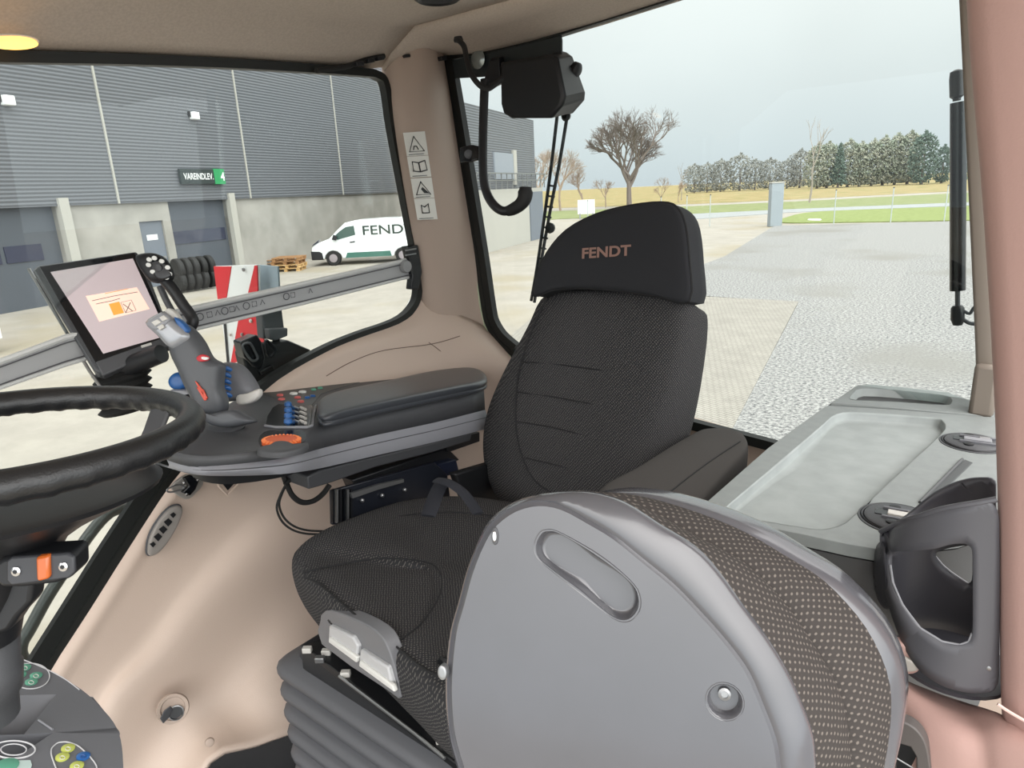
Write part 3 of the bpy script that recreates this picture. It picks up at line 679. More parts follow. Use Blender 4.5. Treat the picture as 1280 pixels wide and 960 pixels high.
# ---- ceiling fittings
sp_ = P(547, -6, ('z', CZ)); t = thing('ceiling_speaker', 'round black speaker grille set in the ceiling lining', 'speaker', sp_)
one('ring', lathe(sp_, (0,0,-1), [(.062, -.005), (.064, .008), (.055, .014), (.05, .010)], 36), BLK, t)
one('grille', lathe(sp_, (0,0,-1), [(.05, 0), (.05, .009), (.03, .013), (.0, .014)], 32), mat('speaker_grille', '#23262c', .6, bump=1, bscale=800), t)
lp_ = P(14, 52, ('x', -1.74)); t = thing('ceiling_lamp', 'small oval lamp glowing warm yellow at the ceiling edge', 'lamp', lp_)
dn = (P(40,50,('x',-1.74))-P(0,50,('x',-1.74))).normalized()
ell = lambda s: [lp_ + dn*(math.cos(a)*.045*s) + V((0,0,math.sin(a)*.011*s)) for a in [i*math.pi/14 for i in range(28)]]
one('lens', pillow(ell(1), (.8,.2,-.5), .014), mat('lamp_glow', '#ffd37a', .4, emit=('#ffbb55', 2.6)), t)
one('bezel', tube(ell(1.1), .003, 8, closed=True), CREAM, t)
ps = P(323, 8, ('z', 1.915)); t = thing('ceiling_switch', 'small black rectangular switch in the ceiling above the side window', 'switch', ps)
one('frame', prism(PS([(313,-6),(334,-6),(335,20),(314,20)], ('z', 1.915)), (0,0,.02)), BLK, t, bevel=.002); one('rocker', prism(PS([(317,-2),(330,-2),(331,14),(318,14)], ('z', 1.911)), (0,0,.01)), mat('rocker_blue_grey','#3b4a66',.4), t, bevel=.001)
ps = P(25, 0, ('z', 1.915)); t = thing('ceiling_clip', 'black clip with a chrome button in the top left corner', 'clip', ps)
one('holder', prism(PS([(-10,-12),(48,-12),(50,8),(40,9),(-10,2)], ('z', 1.9)), (0,0,.02)), BLK, t, bevel=.003); one('button', lathe(P(41,3,('z',1.897)), (0,0,-1), [(.006,0),(.006,.004),(.003,.005)], 12), CHROME, t)
# bundle of connectors above the pillar
t = thing('wiring_loom', 'black wiring and connectors tucked above the corner pillar', 'wiring', P(470, 80, ('x', -1.80)))
one('cable', tube(spline(PS([(395,88),(430,84),(455,76),(480,70)], ('x',-1.80)), 5), .008, 8), RUB, t)
for (x, y, s) in ((448,80,.02),(462,76,.018),(474,73,.018),(508,70,.014),(530,70,.02),(553,73,.02)):
    one('connector', box(P(x, y, ('x', -1.79)), (.02, s*1.5, s*.7), (AX['x'], V((0,.97,.2)), V((0,-.2,.97)))), BLK, t, bevel=.002)
# ---- seams on the shelf
for i, pts in enumerate(([(408,470),(440,452),(480,438),(540,430),(575,420)], [(536,428),(552,440),(568,456)])):
    q = [P(x, y, ('x', v)) for (x, y), v in zip(pts, [-1.765,-1.75,-1.74,-1.72,-1.70] if i == 0 else [-1.735,-1.715,-1.69])]
    struct(one('trim_%d' % (17+i), tube(spline(q, 5), .0012, 5), mat('seam_dark', '#5d4a42', .8)))
# ================================================================== driver seat
seat = thing('driver_seat', 'black cloth suspension driver seat with high headrest on grey bellows', 'seat', (-1.08, 1.15, 0))
LN = V((0, 1, -.21)).normalized(); LP = V((-1, 1.45, .55)); PB_ = (LP, LN)         # front plane of the leaning backrest
def offp(pl, d): return (V(pl[0]) + V(pl[1]).normalized()*d, V(pl[1]))
# backrest : loft of sections, left outline / front crease / right rear outline
Lo = [(672,352),(660,395),(639,432),(612,483),(597,523),(594,565),(601,600),(618,632),(650,668)]
Cr = [(858,360),(858,380),(852,420),(838,470),(822,520),(802,570),(790,610),(775,640),(745,675)]
Rr = [(884,385),(888,398),(887,430),(880,480),(873,520),(862,560),(850,600),(840,640),(820,680)]
rings = []
for (lx, ly), (cx, cy), (rx, ry) in zip(Lo, Cr, Rr):
    l = P(lx, ly, offp(PB_, .06)); c = P(cx, cy, offp(PB_, -.005)); 
    rr = P(rx, ry, offp(PB_, .13))
    def fm(t, push): 
        q = l.lerp(c, t); fx = P(lx+(cx-lx)*t, ly+(cy-ly)*t, offp(PB_, push)); return fx
    m1 = fm(.10, .018); m2 = fm(.25, .006); m3 = fm(.5, .02); m4 = fm(.78, .004)
    b1 = rr + V((-.03, .05, 0)); b2 = l.lerp(rr, .5) + V((0, .16, 0)); b2.y = max(l.y, rr.y)+.06; b3 = l + V((.03, .08, 0))
    mid = c.lerp(rr, .5) + V((.006, -.012, 0))
    rings.append([l, m1, m2, m3, m4, c, mid, rr, b1, b2, b3])
back = one('backrest', loft(rings), FABD, seat, sub=2)
def on_back(pts, d=-.002, r=.0028, name='seam', par=None, n=5, m=SEAM):
    q = []
    for x, y, t in pts: q.append(P(x, y, offp(PB_, t+d)))
    return one(name, tube(spline(q, n), r, 6), m, par or back)
on_back([(684,372,.012),(668,405,.012),(655,440,.012),(646,480,.012),(645,530,.012),(652,568,.012),(668,600,.014),(697,620,.02)])
on_back([(838,376,.008),(826,420,.008),(812,460,.008),(800,492,.008),(786,530,.008),(774,565,.01),(764,600,.012)])
for a in ([(650,452,.012),(700,456,.015),(760,464,.016),(809,470,.01)], [(645,490,.012),(690,496,.015),(740,505,.016),(790,514,.01)], [(646,527,.012),(690,534,.015),(730,544,.016),(776,556,.01)], [(655,572,.012),(690,580,.016),(730,590,.018),(768,598,.012)], [(655,432,.012)] ):
    if len(a) > 2: on_back(a, r=.002)
# headrest
hp = spline([(668,368),(671,345),(686,313),(711,285),(748,266),(790,256),(830,253),(848,258),(859,275),(863,320),(862,378),(820,369),(770,362),(720,360),(690,363)], 4, False) if False else None
hpts = [(668,370),(670,348),(684,316),(708,288),(745,268),(788,257),(828,253),(846,259),(857,280),(862,325),(862,377),(820,370),(770,363),(720,360),(690,363)]
PH = offp(PB_, -.02)
hf = PS(hpts, PH); hf = [V(p) for p in spline(hf, 3, True)]
head = one('headrest', pillow(hf, LN, .105, [(1, .0), (1.0, .15), (1.01, .5), (1.0, .85), (.96, .97), (.85, 1), (.4, 1)], back=False), FABP, seat)
hfr = one('headrest_front', pillow(hf, -LN, .012, [(1, 0), (.985, .5), (.95, .8), (.85, .95), (.6, 1), (.3, 1)], back=False), FABP, seat)
bp_ = spline(hf+[hf[0]], 1)
one('piping', tube(hf, .0035, 6, closed=True), SEAM, hfr)
c1, c2 = P(728, 323, offp(PH, -.013)), P(789, 319, offp(PH, -.013))
xv = (c2-c1); yv = LN.cross(xv); yv = (P(728, 310, offp(PH, -.013))-c1)
text('embroidered_lettering', 'FENDT', c1, xv, -LN.cross(xv) if (-LN.cross(xv)).z > 0 else LN.cross(xv), yv.length*.95, BROWN, hfr, depth=.0025, width=xv.length, bold=.03)
# seat cushion
SZ = .575
def Z(z): return ('z', z)
cpx = [(363,700,.57),(372,680,.58),(400,662,.585),(440,645,.585),(500,625,.575),(560,618,.565),(620,622,.56),(700,640,.56),(740,690,.565),(735,770,.57),(700,860,.57),(640,905,.57),(570,895,.57),(520,850,.575),(455,790,.575),(400,745,.575)]
rim = spline([P(x, y, Z(z)) for x, y, z in cpx], 3, True)
ctr = sum(rim, V((0,0,0)))/len(rim)
def sc(s, dz, f=0): return [V((ctr.x+(p.x-ctr.x)*s, ctr.y+(p.y-ctr.y)*s, p.z+dz)) for p in rim]
rings = [sc(.9,-.14), sc(.97,-.12), sc(1.005,-.07), sc(1.005,-.03), sc(.985,-.004), sc(.93,.012), sc(.8,.016), sc(.6,.008), sc(.3,.002), sc(.05,0)]
cush = one('seat_cushion', loft(rings), FABC, seat, sub=1)
def on_c(pts, z=.592, r=.0022): return one('seam', tube(spline([P(x, y, Z(z)) for x, y in pts], 5), r, 6), SEAM, cush)
on_c([(378,716),(420,706),(480,698),(540,705),(552,735),(530,775),(500,800)], .59)
on_c([(381,722),(400,731),(440,765),(500,812),(540,842),(600,858)], .589)
on_c([(420,662),(480,648),(560,640),(640,648)], .588)
# grey inset at the cushion front with two pale pull handles
yfr = [(401,768,.77),(410,762,.77),(440,770,.765),(470,785,.76),(483,800,.76),(492,830,.76),(500,862,.765),(497,866,.765),(480,852,.765),(402,800,.77)]
PF = ('y', .748)
fa = P(400, 748, Z(.5)); fb = P(570, 898, Z(.5)); fe = (fb-fa).normalized(); fn = V((fe.y, -fe.x, 0)).normalized()
if fn.y > 0: fn = -fn
def FP(pts, d): return PS(pts, (fa+fn*d, fn))
ins = FP([(400,776),(403,766),(414,763),(446,775),(470,789),(482,804),(492,832),(501,872),(482,862),(402,806)], .043)
one('front_inset', prism(spline(ins, 2, True), -fn*.03), mat('inset_grey', '#76777b', .45), seat, bevel=.003)
for a in ([(411,782),(440,796),(447,808),(445,829),(410,802)], [(450,812),(484,834),(493,866),(448,832)]):
    one('pull_handle', prism(FP(a, .052), -fn*.02), mat('handle_pale', '#c4c5c7', .35), seat, bevel=.004)
for a in ([(411,797),(446,822),(445,829),(410,803)], [(449,826),(490,857),(493,866),(448,833)]):
    one('handle_lip', prism(FP(a, .058), -fn*.01), WHT, seat, bevel=.003)
# seat frame tray under the cushion
fr = PS([(376,808),(382,803),(418,798),(560,905),(600,960),(590,985),(572,968),(566,948),(470,872)], Z(.37))
one('frame', prism([P(x, y, ('y', .76)) for x, y in [(375,806),(600,985),(600,1010),(378,836)]], (0, .5, 0)), mat('frame_black', '#232427', .5), seat, bevel=.004)
one('frame_top', prism(PS([(380,808),(402,796),(500,868),(600,930),(610,985)], Z(.385)), (0, 0, -.02)), BLK, seat, bevel=.003)
one('front_edge', tube(PS([(424,845),(470,880),(520,918),(556,948)], Z(.388)), .0035, 6), STEEL, seat)
for a in ((384,812), (400,824), (408,815), (432,842), (540,905), (552,925)):
    one('clip', box(P(a[0], a[1], Z(.39)), (.022, .014, .014), (V((.8,.6,0)), V((-.6,.8,0)), UP)), (CREAM, STEEL, BLK)[(a[0]//4) % 3], seat, bevel=.002)
one('knob', lathe(P(556, 826, ('y', .74)), (0,-1,0), [(.01,0),(.012,.004),(.009,.01)], 14), BLK, seat)
# bellows
def bel(z, g):
    x0, x1, y0, y1 = -1.43+g, -.72-g, .72+g, 1.28-g
    pts = []
    rc = .05
    for cx, cy, a0 in ((x1-rc, y1-rc, 0), (x0+rc, y1-rc, 90), (x0+rc, y0+rc, 180), (x1-rc, y0+rc, 270)):
        for k in range(4): a = math.radians(a0+k*30); pts.append(V((cx+rc*math.cos(a), cy+rc*math.sin(a), z)))
    return pts
rings = []
z = .325
rings.append(bel(z, .05))
for k in range(6):
    zz = .322 - k*.065
    rings += [bel(zz-.003, .05), bel(zz-.012, .02), bel(zz-.022, .008), bel(zz-.038, .008), bel(zz-.05, .02), bel(zz-.058, .05)]
one('bellows', loft(rings), BELL, seat, sharp=60)
one('base_plate', box((-1.08, 1.0, -.09), (.6, .5, .05)), BLK, seat, bevel=.005)
# left armrest of the seat (cloth)
TA = ('z', .80)
top_ = PS([(745,612),(790,586),(838,556),(866,540),(884,533),(912,534),(930,541),(937,556),(920,572),(886,600),(872,626),(845,652),(800,650)], ('z', .775))
def apoly(z, s=1.0):
    o_ = [P(x, y, ('z', z)) for x, y in [(742,615),(790,586),(838,556),(866,540),(884,533),(912,533),(929,539),(936,552),(930,566),(905,592),(880,622),(850,655),(790,655)]]; return o_
tp = spline(apoly(.79), 3, True); cc = sum(tp, V((0,0,0)))/len(tp)
def asc(s, dz): return [V((cc.x+(p.x-cc.x)*s, cc.y+(p.y-cc.y)*s, p.z+dz)) for p in tp]
arm = one('armrest', loft([asc(.9, -.085), asc(.97,-.08), asc(1.0,-.06), asc(1.0,-.015), asc(.98,-.004), asc(.93,.001), asc(.5,.003), asc(.1,.003)]), FABA, seat, sub=1)
one('seam', tube(spline([P(x, y, ('z', .794)) for x, y in [(925,552),(890,575),(850,605),(815,635)]], 4), .0015, 6), SEAM, arm)
one('armrest_bracket', box((-.66, 1.56, .66), (.04, .1, .2)), BLK, seat, bevel=.01)
# right side mechanism, belt and buckle
one('backrest_hinge', prism(PS([(560,590),(612,575),(640,640),(575,630)], ('x', -1.36)), (.03, 0, 0)), BLK, seat, bevel=.006)
PM = ('x', -1.44)
mech = one('side_bracket', prism(PS([(411,612),(470,596),(540,577),(556,592),(562,640),(500,650),(412,655)], PM), (.012, 0, 0)), mat('bracket_dark', '#1b1e26', .35), seat, bevel=.003)
one('bracket_bar', prism(PS([(436,616),(470,605),(502,598),(502,602),(470,611),(438,622)], ('x', -1.42)), (.01,0,0)), STEEL, mech)
for i in range(6):
    x = 414+i*4.5; one('bracket_rib', prism(PS([(x,612),(x+2,611),(x+2,652),(x,653)], ('x', -1.425)), (.008,0,0)), (BLK2, STEEL, BLK)[i % 3], mech)
for a in ((477,619), (452,625), (505,612)): one('bolt', lathe(P(a[0], a[1], ('x', -1.425)), (1,0,0), [(.006,0),(.006,.006),(.003,.009)], 8), STEEL, mech)
one('belt_webbing', tube(spline(DS([(545,600,1.68),(560,603,1.66),(578,615,1.64),(590,630,1.62),(598,642,1.6)]), 5), .016, 8, flat=.25), mat('belt_dark', '#20222a', .8, bump=.5, bscale=600), seat)
one('belt_webbing', tube(spline(DS([(552,604,1.70),(545,618,1.67),(540,632,1.64),(535,645,1.62)]), 5), .02, 8, flat=.25), mat('belt_dark', '#20222a'), seat)
bk_ = one('buckle', prism(PS([(572,590),(598,588),(602,606),(578,612)], ('x', -1.38)), (.02,0,0)), BLK2, seat, bevel=.004)
one('buckle_button', prism(PS([(580,593),(592,592),(592,598),(581,600)], ('x', -1.358)), (.004,0,0)), STEEL, bk_)
one('lumbar_box', prism(PS([(516,590),(530,580),(562,572),(566,588),(540,596)], ('x', -1.47)), (.03,0,0)), mat('box_navy', '#1c2233', .35), seat, bevel=.003)

# ================================================================== folded passenger seat
bs = thing('folded_passenger_seat', 'folded grey shell passenger seat with patterned cushion in the foreground', 'seat', P(800, 900, ('y', .75))*1.0)
bs.location.z = 0; ORG[bs.name] = V(bs.location)
bn = V((.36, -.86, .36)).normalized()             # faces forward, up and slightly to the door
bc = C0 + ray(790, 790)*.78; PBS = (bc, bn)
out = [(590,1010),(572,956),(562,919),(558,870),(559,832),(564,787),(574,750),(585,709),(600,671),(615,647),(641,628),(680,617),(735,615),(780,628),(825,656),(870,684),(900,716),(930,758),(959,797),(985,840),(1003,880),(1017,920),(1021,960),(1024,1010)]
op = spline(PS(out, PBS), 3)
b0, b1 = op[-1], op[0]
op += [b0.lerp(b1, t)+V((0,0,-.03)) for t in (.25,.5,.75)]
facepx = [(592,1010),(575,955),(565,918),(561,870),(562,832),(567,788),(577,751),(588,711),(603,674),(618,651),(643,633),(672,626),(701,631),(735,649),(768,669),(804,698),(842,729),(879,767),(909,801),(936,838),(955,882),(970,922),(976,956),(979,1010)]
PF2 = (bc+bn*.012, bn); PF3 = (bc+bn*.018, bn)
fp = spline(PS(facepx, PF2), 3); f0, f1_ = fp[-1], fp[0]; fp += [f0.lerp(f1_, t) for t in (.25,.5,.75)]
cen = P(780, 840, PBS)
def shr(pts, s, h): return [cen+(p-cen)*s+bn*h for p in pts]
def mixr(t, h, s=1): return [cen+(a.lerp(b_, t)-cen)*s+bn*h for a, b_ in zip(op, fp)]
R = [shr(op, .97, -.012), shr(op, 1.0, -.012), shr(op, 1.002, -.004), mixr(.12, .004), mixr(.5, .006), mixr(.85, .005), mixr(1, .001), shr(fp, .985, .003), shr(fp, .97, .006)]
# plate with pressed handle slot and two screw wells
v, f = loft(R, caps=False)
hs = spline([P(x, y, (bc+bn*.018, bn)) for x, y in [(676,668),(684,664),(698,666),(730,684),(765,708),(790,730),(798,746),(797,762),(786,774),(772,774),(756,764),(725,738),(695,716),(674,698),(670,682)]], 3, True)
def ring_at(px, py, rx, ry=None, n=20):
    c = P(px, py, (bc+bn*.018, bn)); u = (P(px+10, py, (bc+bn*.018, bn))-c).normalized(); w = bn.cross(u); return [c+u*math.cos(i*2*math.pi/n)*rx+w*math.sin(i*2*math.pi/n)*(ry or rx) for i in range(n)], c
w1, wc1 = ring_at(906, 877, .0185); w2, wc2 = ring_at(619, 670, .0042, .0105)
last = R[-1]; bm = bmesh.new()
loops = [last, hs, w1]; ed = []
for lp_i in loops:
    a = [bm.verts.new(p) for p in lp_i]; ed += [bm.edges.new((a[i], a[(i+1) % len(a)])) for i in range(len(a))]
bmesh.ops.triangle_fill(bm, use_beauty=True, edges=ed, normal=bn); bm.verts.index_update()
n0 = len(v); v = list(v); v += [x.co.copy() for x in bm.verts]; f += [tuple(q.index+n0 for q in fc.verts) for fc in bm.faces]; bm.free()
shell = one('seat_shell', (v, f), SHELL, bs, sharp=50); 
def well(loop, depth, rnd_=.006):
    c = sum(loop, V((0,0,0)))/len(loop)
    def s_(k, d): return [p+(c-p).normalized()*k - bn*d for p in loop]
    return loft([s_(-.003,-.0005), s_(-.0005,.0006), s_(.001,.004), s_(.003, depth*.85), s_(.006, depth), s_(.009, depth)], caps=False)
v1, f1 = well(hs, .018); c = sum(hs, V((0,0,0)))/len(hs)
fl = [p+(c-p).normalized()*.009-bn*.018 for p in hs]; f1.append(tuple(range(len(v1), len(v1)+len(fl)))); v1 += fl
one('grip_recess', (v1, f1), SHELL, bs, sharp=60)
one('slot_rim', pillow(w2, bn, .0015), mat('slot_dark', '#4b4b4e', .4), bs)
one('slot_screw', pillow([wc2+(p-wc2)*.62+bn*.0012 for p in w2], bn, .003), CHROME, bs)
for lp_i, cc_, d, r_ in ((w1, wc1, .016, .0068),):
    c = sum(lp_i, V((0,0,0)))/len(lp_i); k_ = .3 if lp_i is w2 else 1
    def s_(k, dd): return [p+(c-p)*k - bn*dd for p in lp_i]
    v1, f1 = loft([s_(-.1,-.0004), s_(-.02,.0004), s_(.08,.002), s_(.15,d*.8), s_(.2,d), s_(.95,d)], caps=False)
    wl = one('screw_well', (v1, f1), SHELL, bs, sharp=60)
    one('screw', lathe(cc_-bn*(d-.001)+UP*.004, bn, [(r_, 0), (r_, .003), (r_*.6, .004), (r_*.55, .002), (.0005, .002)], 14), STEEL, wl)
# cushions between the two shells
def resamp(pts, n):
    d = [0]
    for a, b_ in zip(pts, pts[1:]): d.append(d[-1]+(b_-a).length)
    o_ = []; j = 0
    for i in range(n):
        t = d[-1]*i/(n-1)
        while j < len(d)-2 and d[j+1] < t: j += 1
        o_.append(pts[j].lerp(pts[j+1], (t-d[j])/max(1e-9, d[j+1]-d[j])))
    return o_
TD = V((.02, 1, -.06)).normalized()             # stacking direction, towards the rear
PG = (bc+TD*.095, bn); PR_ = (bc+TD*.175, bn)
NP = 60
A_ = resamp(op[:-3], NP)
G_ = resamp(spline(PS([(640,1010),(618,900),(616,800),(628,720),(650,665),(690,628),(750,617),(815,640),(880,675),(938,706),(989,759),(1025,813),(1054,866),(1066,925),(1068,1010)], PG), 4), NP)
Rr_ = resamp(spline(PS([(690,1010),(668,900),(664,800),(672,720),(690,660),(722,628),(765,617),(810,619),(860,631),(905,646),(950,666),(996,694),(1047,726),(1090,768),(1115,806),(1129,846),(1131,880),(1126,923),(1118,960),(1105,1010)], PR_), 4), NP)
def mx(a, b_, t, s=1.0, d=0): 
    return [cen+TD*d+(p.lerp(q, t)-cen)*s for p, q in zip(a, b_)]
cg_ = cen+TD*.09
def inw(pts, s, d=0):
    c = sum(pts, V((0,0,0)))/len(pts); return [c+(p-c)*s+TD*d for p in pts]
FABB = fabric('bolster_fabric', '#403c3a', '#716a64', .0066, .45, mode='ay', jit=.8, c=(cen.x-ORG[bs.name].x, cen.z-.12-ORG[bs.name].z), squash=1.0)
one('seat_cushion', loft([inw(A_, .85, .02), inw(A_, .96, .02), inw(A_, .985, .004), inw(mx(A_, G_, .12), 1.0), inw(mx(A_, G_, .35), 1.018), inw(mx(A_, G_, .6), 1.02), inw(mx(A_, G_, .85), 1.01), inw(G_, .985, 0), inw(G_, .9, .002)]), FABB, bs, sharp=80)
one('backrest_cushion', loft([inw(G_, .9, .003), inw(G_, .985, .003), inw(mx(G_, Rr_, .2), 1.008), inw(mx(G_, Rr_, .5), 1.01), inw(mx(G_, Rr_, .8), .99), inw(Rr_, .955), inw(Rr_, .9)]), FABB, bs, sharp=80)
one('backrest_shell', loft([inw(Rr_, .93, -.012), inw(Rr_, .945, -.016), inw(Rr_, .96, -.014), inw(Rr_, .995, 0), inw(Rr_, 1.0, .006), inw(Rr_, .995, .03), inw(Rr_, .96, .045), inw(Rr_, .6, .05)]), SHELL, bs, sharp=50)
one('pedestal', box((cen.x-.02, cen.y+.1, .16), (.25, .2, .54)), BLK, bs, bevel=.02)
one('hinge_knob', pillow(ring_at(556,838,.006,.009)[0], bn, .01), STEEL, bs)
# ================================================================== storage console with tray (over the left mudguard)
tz = .85; TP = ('z', tz)
tc_ = thing('storage_console', 'grey storage box with flat tray top and two round lid catches beside the seat', 'console', (-.25, 1.5, .45))
outer = spline([P(878,634,TP), P(886,625,TP)], 1) + PS([(960,560),(1030,509),(1036,507),(1120,512),(1300,526),(1330,560),(1290,640),(1200,670),(1150,676),(1128,678),(1112,683),(1096,686),(1060,680),(1000,667),(905,648),(884,641)], TP)
def rr(pts, pl, n=3): return spline(PS(pts, pl), n, True)
rec = rr([(906,640),(908,634),(925,619),(980,573),(1030,530),(1040,521),(1054,516),(1080,516),(1165,522),(1178,526),(1182,533),(1176,543),(1130,586),(1070,642),(1054,655),(1035,661),(1015,661),(960,652),(915,645)], TP, 2)
def disc(px, py, rx, n=28, z=tz):
    c = P(px, py, ('z', z)); return [c+V((math.cos(i*2*math.pi/n)*rx, math.sin(i*2*math.pi/n)*rx, 0)) for i in range(n)], c
h1, hc1 = disc(1123, 649, .062); h2, hc2 = disc(1216, 554, .062)
one('tray_lid', prism(outer, (0, 0, -.022), [rec, h1, h2]), TRAY, tc_, bevel=.003)
c = sum(rec, V((0,0,0)))/len(rec)
def ri(k, dz): return [p+(c-p).normalized()*k+V((0,0,dz)) for p in rec]
v, f = loft([ri(-.002,.0005), ri(.0008,.0), ri(.002,-.004), ri(.004,-.017), ri(.007,-.020), ri(.03,-.0202)], caps=False); L_ = len(rec); f.append(tuple(range(5*L_, 6*L_))); one('tray_recess', (v, f), TRAYF, tc_, sharp=70)
# rear lid
rl_ = PS([(1038,504),(1070,482),(1085,480),(1130,484),(1185,490),(1243,511),(1330,522),(1320,524),(1250,521),(1120,509)], TP)
rh = rr([(1063,497),(1068,491),(1078,486),(1120,488),(1178,494),(1188,498),(1188,503),(1178,506),(1120,502),(1070,500)], TP, 2)
one('rear_lid', prism(rl_, (0,0,-.02), [rh]), TRAY, tc_, bevel=.003)
c = sum(rh, V((0,0,0)))/len(rh)
v, f = loft([[p+(c-p).normalized()*k+V((0,0,dz)) for p in rh] for k, dz in ((-.001,.0005),(.002,-.003),(.006,-.022),(.012,-.024))], caps=False); L_ = len(rh); f.append(tuple(range(3*L_, 4*L_))); one('rear_recess', (v, f), TRAYF, tc_, sharp=70)
one('gap_liner', prism(PS([(1034,508),(1040,503),(1120,509),(1330,523),(1330,529),(1120,513)], ('z', tz-.018)), (0,0,-.01)), BLK, tc_)
# body below
bt = [(p.x*1.0, p.y) for p in outer]
cb = sum([V((a, b_, 0)) for a, b_ in bt], V((0,0,0)))/len(bt)
def bring(s, z, dx=0): return [V((cb.x+(a-cb.x)*s+dx, cb.y+(b_-cb.y)*s, z)) for a, b_ in bt]
one('body', loft([bring(.985, tz-.026), bring(.97, tz-.05), bring(.95, tz-.16), bring(.9, .5), bring(.88, .42)]), TRAYS, tc_, sharp=60)
one('rear_body', loft([[V((p.x, p.y, z)) for p in rl_] for z in (tz-.02, .5)]), TRAYS, tc_)
# groove between the catches and raised strip beyond
g = PS([(1149,630),(1158,634),(1216,578),(1206,574)], ('z', tz+.0015))
one('channel', prism(g, (0,0,-.006)), mat('channel_dark', '#4c4f50', .5), tc_, bevel=.001)
one('channel_rib', tube([P(1150,628,('z',tz+.002)), P(1203,574,('z',tz+.002))], .003, 8), TRAYS, tc_)
for ci, (hc, lb) in enumerate(((hc1, 'a'), (hc2, 'b'))):
    L1 = V((hc.x, hc.y, tz))
    ct = one('lid_catch', lathe(L1, UP, [(.0622,-.03),(.0622,.0012),(.059,.002),(.057,-.008),(.054,-.009),(.0525,.0035),(.049,.006),(.0,.006)], 36), DG, tc_)
    bxv = V((1,.1,0)).normalized(); by = V((-.1,1,0)).normalized()
    one('catch_ring', tube([L1+V((math.cos(a)*.056, math.sin(a)*.056, .0015)) for a in [i*math.pi/18 for i in range(36)]], .002, 6, closed=True), BLK, ct)
    one('finger_slot', box(L1-bxv*.024+by*.004+UP*.0065, (.024, .022, .002), (bxv, by, UP)), BLK2, ct)
    one('latch_plate', box(L1+bxv*.008+by*.002+UP*.008, (.05, .018, .006), (bxv, by, UP)), CREAM if ci == 0 else LG, ct, bevel=.001)
    for k in (-1, 1):
        one('latch_arm', box(L1+bxv*.008+by*(.002+k*.018)+UP*.007, (.066, .006, .007), (bxv, by, UP)), MG, ct, bevel=.001)
        one('latch_screw', lathe(L1+bxv*(-.008)+by*(k*.030)+UP*.006, UP, [(.009,0),(.009,.003),(.005,.004)], 12), BLK, ct)
    one('latch_hinge', cyl(L1+bxv*.012+by*.014+UP*.009, L1+bxv*.03+by*.014+UP*.009, .004, n=10), STEEL, ct)
# front lip of the body seen under the tray, pivot of the cup holder
# ================================================================== cup holder
ch = thing('cup_holder', 'grey plastic ring cup holder with open sides hung before the pink pillar', 'cup holder', P(1180, 850, ('y', 1.03)))
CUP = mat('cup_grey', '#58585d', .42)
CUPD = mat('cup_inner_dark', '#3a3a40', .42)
cc = P(1205, 650, ('y', 1.035)); 
# front wall follows a curved sheet : centre axis vertical, radius r
def cy(px, py, r=.0, yy=None):  # hit on the vertical cylinder around the cup axis, near side
    o_ = C0; d = ray(px, py); ax = CUPX; 
    a = d.x*d.x+d.y*d.y; b_ = 2*((o_.x-ax.x)*d.x+(o_.y-ax.y)*d.y); c = (o_.x-ax.x)**2+(o_.y-ax.y)**2-r*r
    D = b_*b_-4*a*c
    t = (-b_-math.sqrt(max(D, 0)))/(2*a) if D > 0 else -b_/(2*a)
    return o_+d*t, (-b_+math.sqrt(max(D, 0)))/(2*a)
CUPX = V((-.045, 1.075, .9)); RC = .098
def cf(px, py): return cy(px, py, RC)[0]
def cbk(px, py): t = cy(px, py, RC-.003)[1]; return C0+ray(px, py)*t
# sheet with opening: grid in (u along outline, v)
def dens(pts, k=5):
    o_ = []
    for i in range(len(pts)):
        a, b_ = pts[i], pts[(i+1) % len(pts)]
        for j in range(k): o_.append((a[0]+(b_[0]-a[0])*j/k, a[1]+(b_[1]-a[1])*j/k))
    return o_
def chaik(pts, n=2):
    for _ in range(n):
        o_ = []
        for i in range(len(pts)):
            a, b_ = pts[i], pts[(i+1) % len(pts)]; o_ += [(a[0]*.8+b_[0]*.2, a[1]*.8+b_[1]*.2), (a[0]*.2+b_[0]*.8, a[1]*.2+b_[1]*.8)]
        pts = o_
    return pts
def sheet(outer, holes, fn, thick, m, name, par, **k):
    bm = bmesh.new(); ed = []
    loops = [chaik(outer, 2)] + [chaik(h, 2) for h in holes]
    for lp in loops:
        a = [bm.verts.new((x, -y, 0)) for x, y in dens(lp, 2)]; ed += [bm.edges.new((a[i], a[(i+1) % len(a)])) for i in range(len(a))]
    bmesh.ops.triangle_fill(bm, use_beauty=True, edges=ed, normal=(0,0,1))
    for _ in range(3):
        long_ = [e for e in bm.edges if e.calc_length() > 14]
        if long_: bmesh.ops.subdivide_edges(bm, edges=long_, cuts=1); bmesh.ops.triangulate(bm, faces=bm.faces)
    bm.verts.index_update(); v = [fn(q.co.x, -q.co.y) for q in bm.verts]; f = [tuple(q.index for q in fc.verts) for fc in bm.faces]; bm.free()
    return mesh(name, v, f, m, par, solid=thick, off=0, sharp=50, **k)
so = [(1099,664),(1110,657),(1150,644),(1200,632),(1248,624),(1249,700),(1248,800),(1247,862),(1215,866),(1180,858),(1150,838),(1133,812),(1120,780),(1108,740),(1101,700)]
hole = [(1112,712),(1113,690),(1130,689),(1168,686),(1190,679),(1207,678),(1215,684),(1216,700),(1216,740),(1216,790),(1212,802),(1200,806),(1178,803),(1150,786),(1128,757),(1117,735)]
sheet(so, [hole], cf, .006, CUP, 'front_band', ch)
so2 = [(1103,668),(1140,640),(1165,618),(1190,604),(1215,597),(1245,597),(1245,625),(1245,700),(1246,800),(1246,850),(1190,840),(1150,815),(1115,770),(1105,700)]
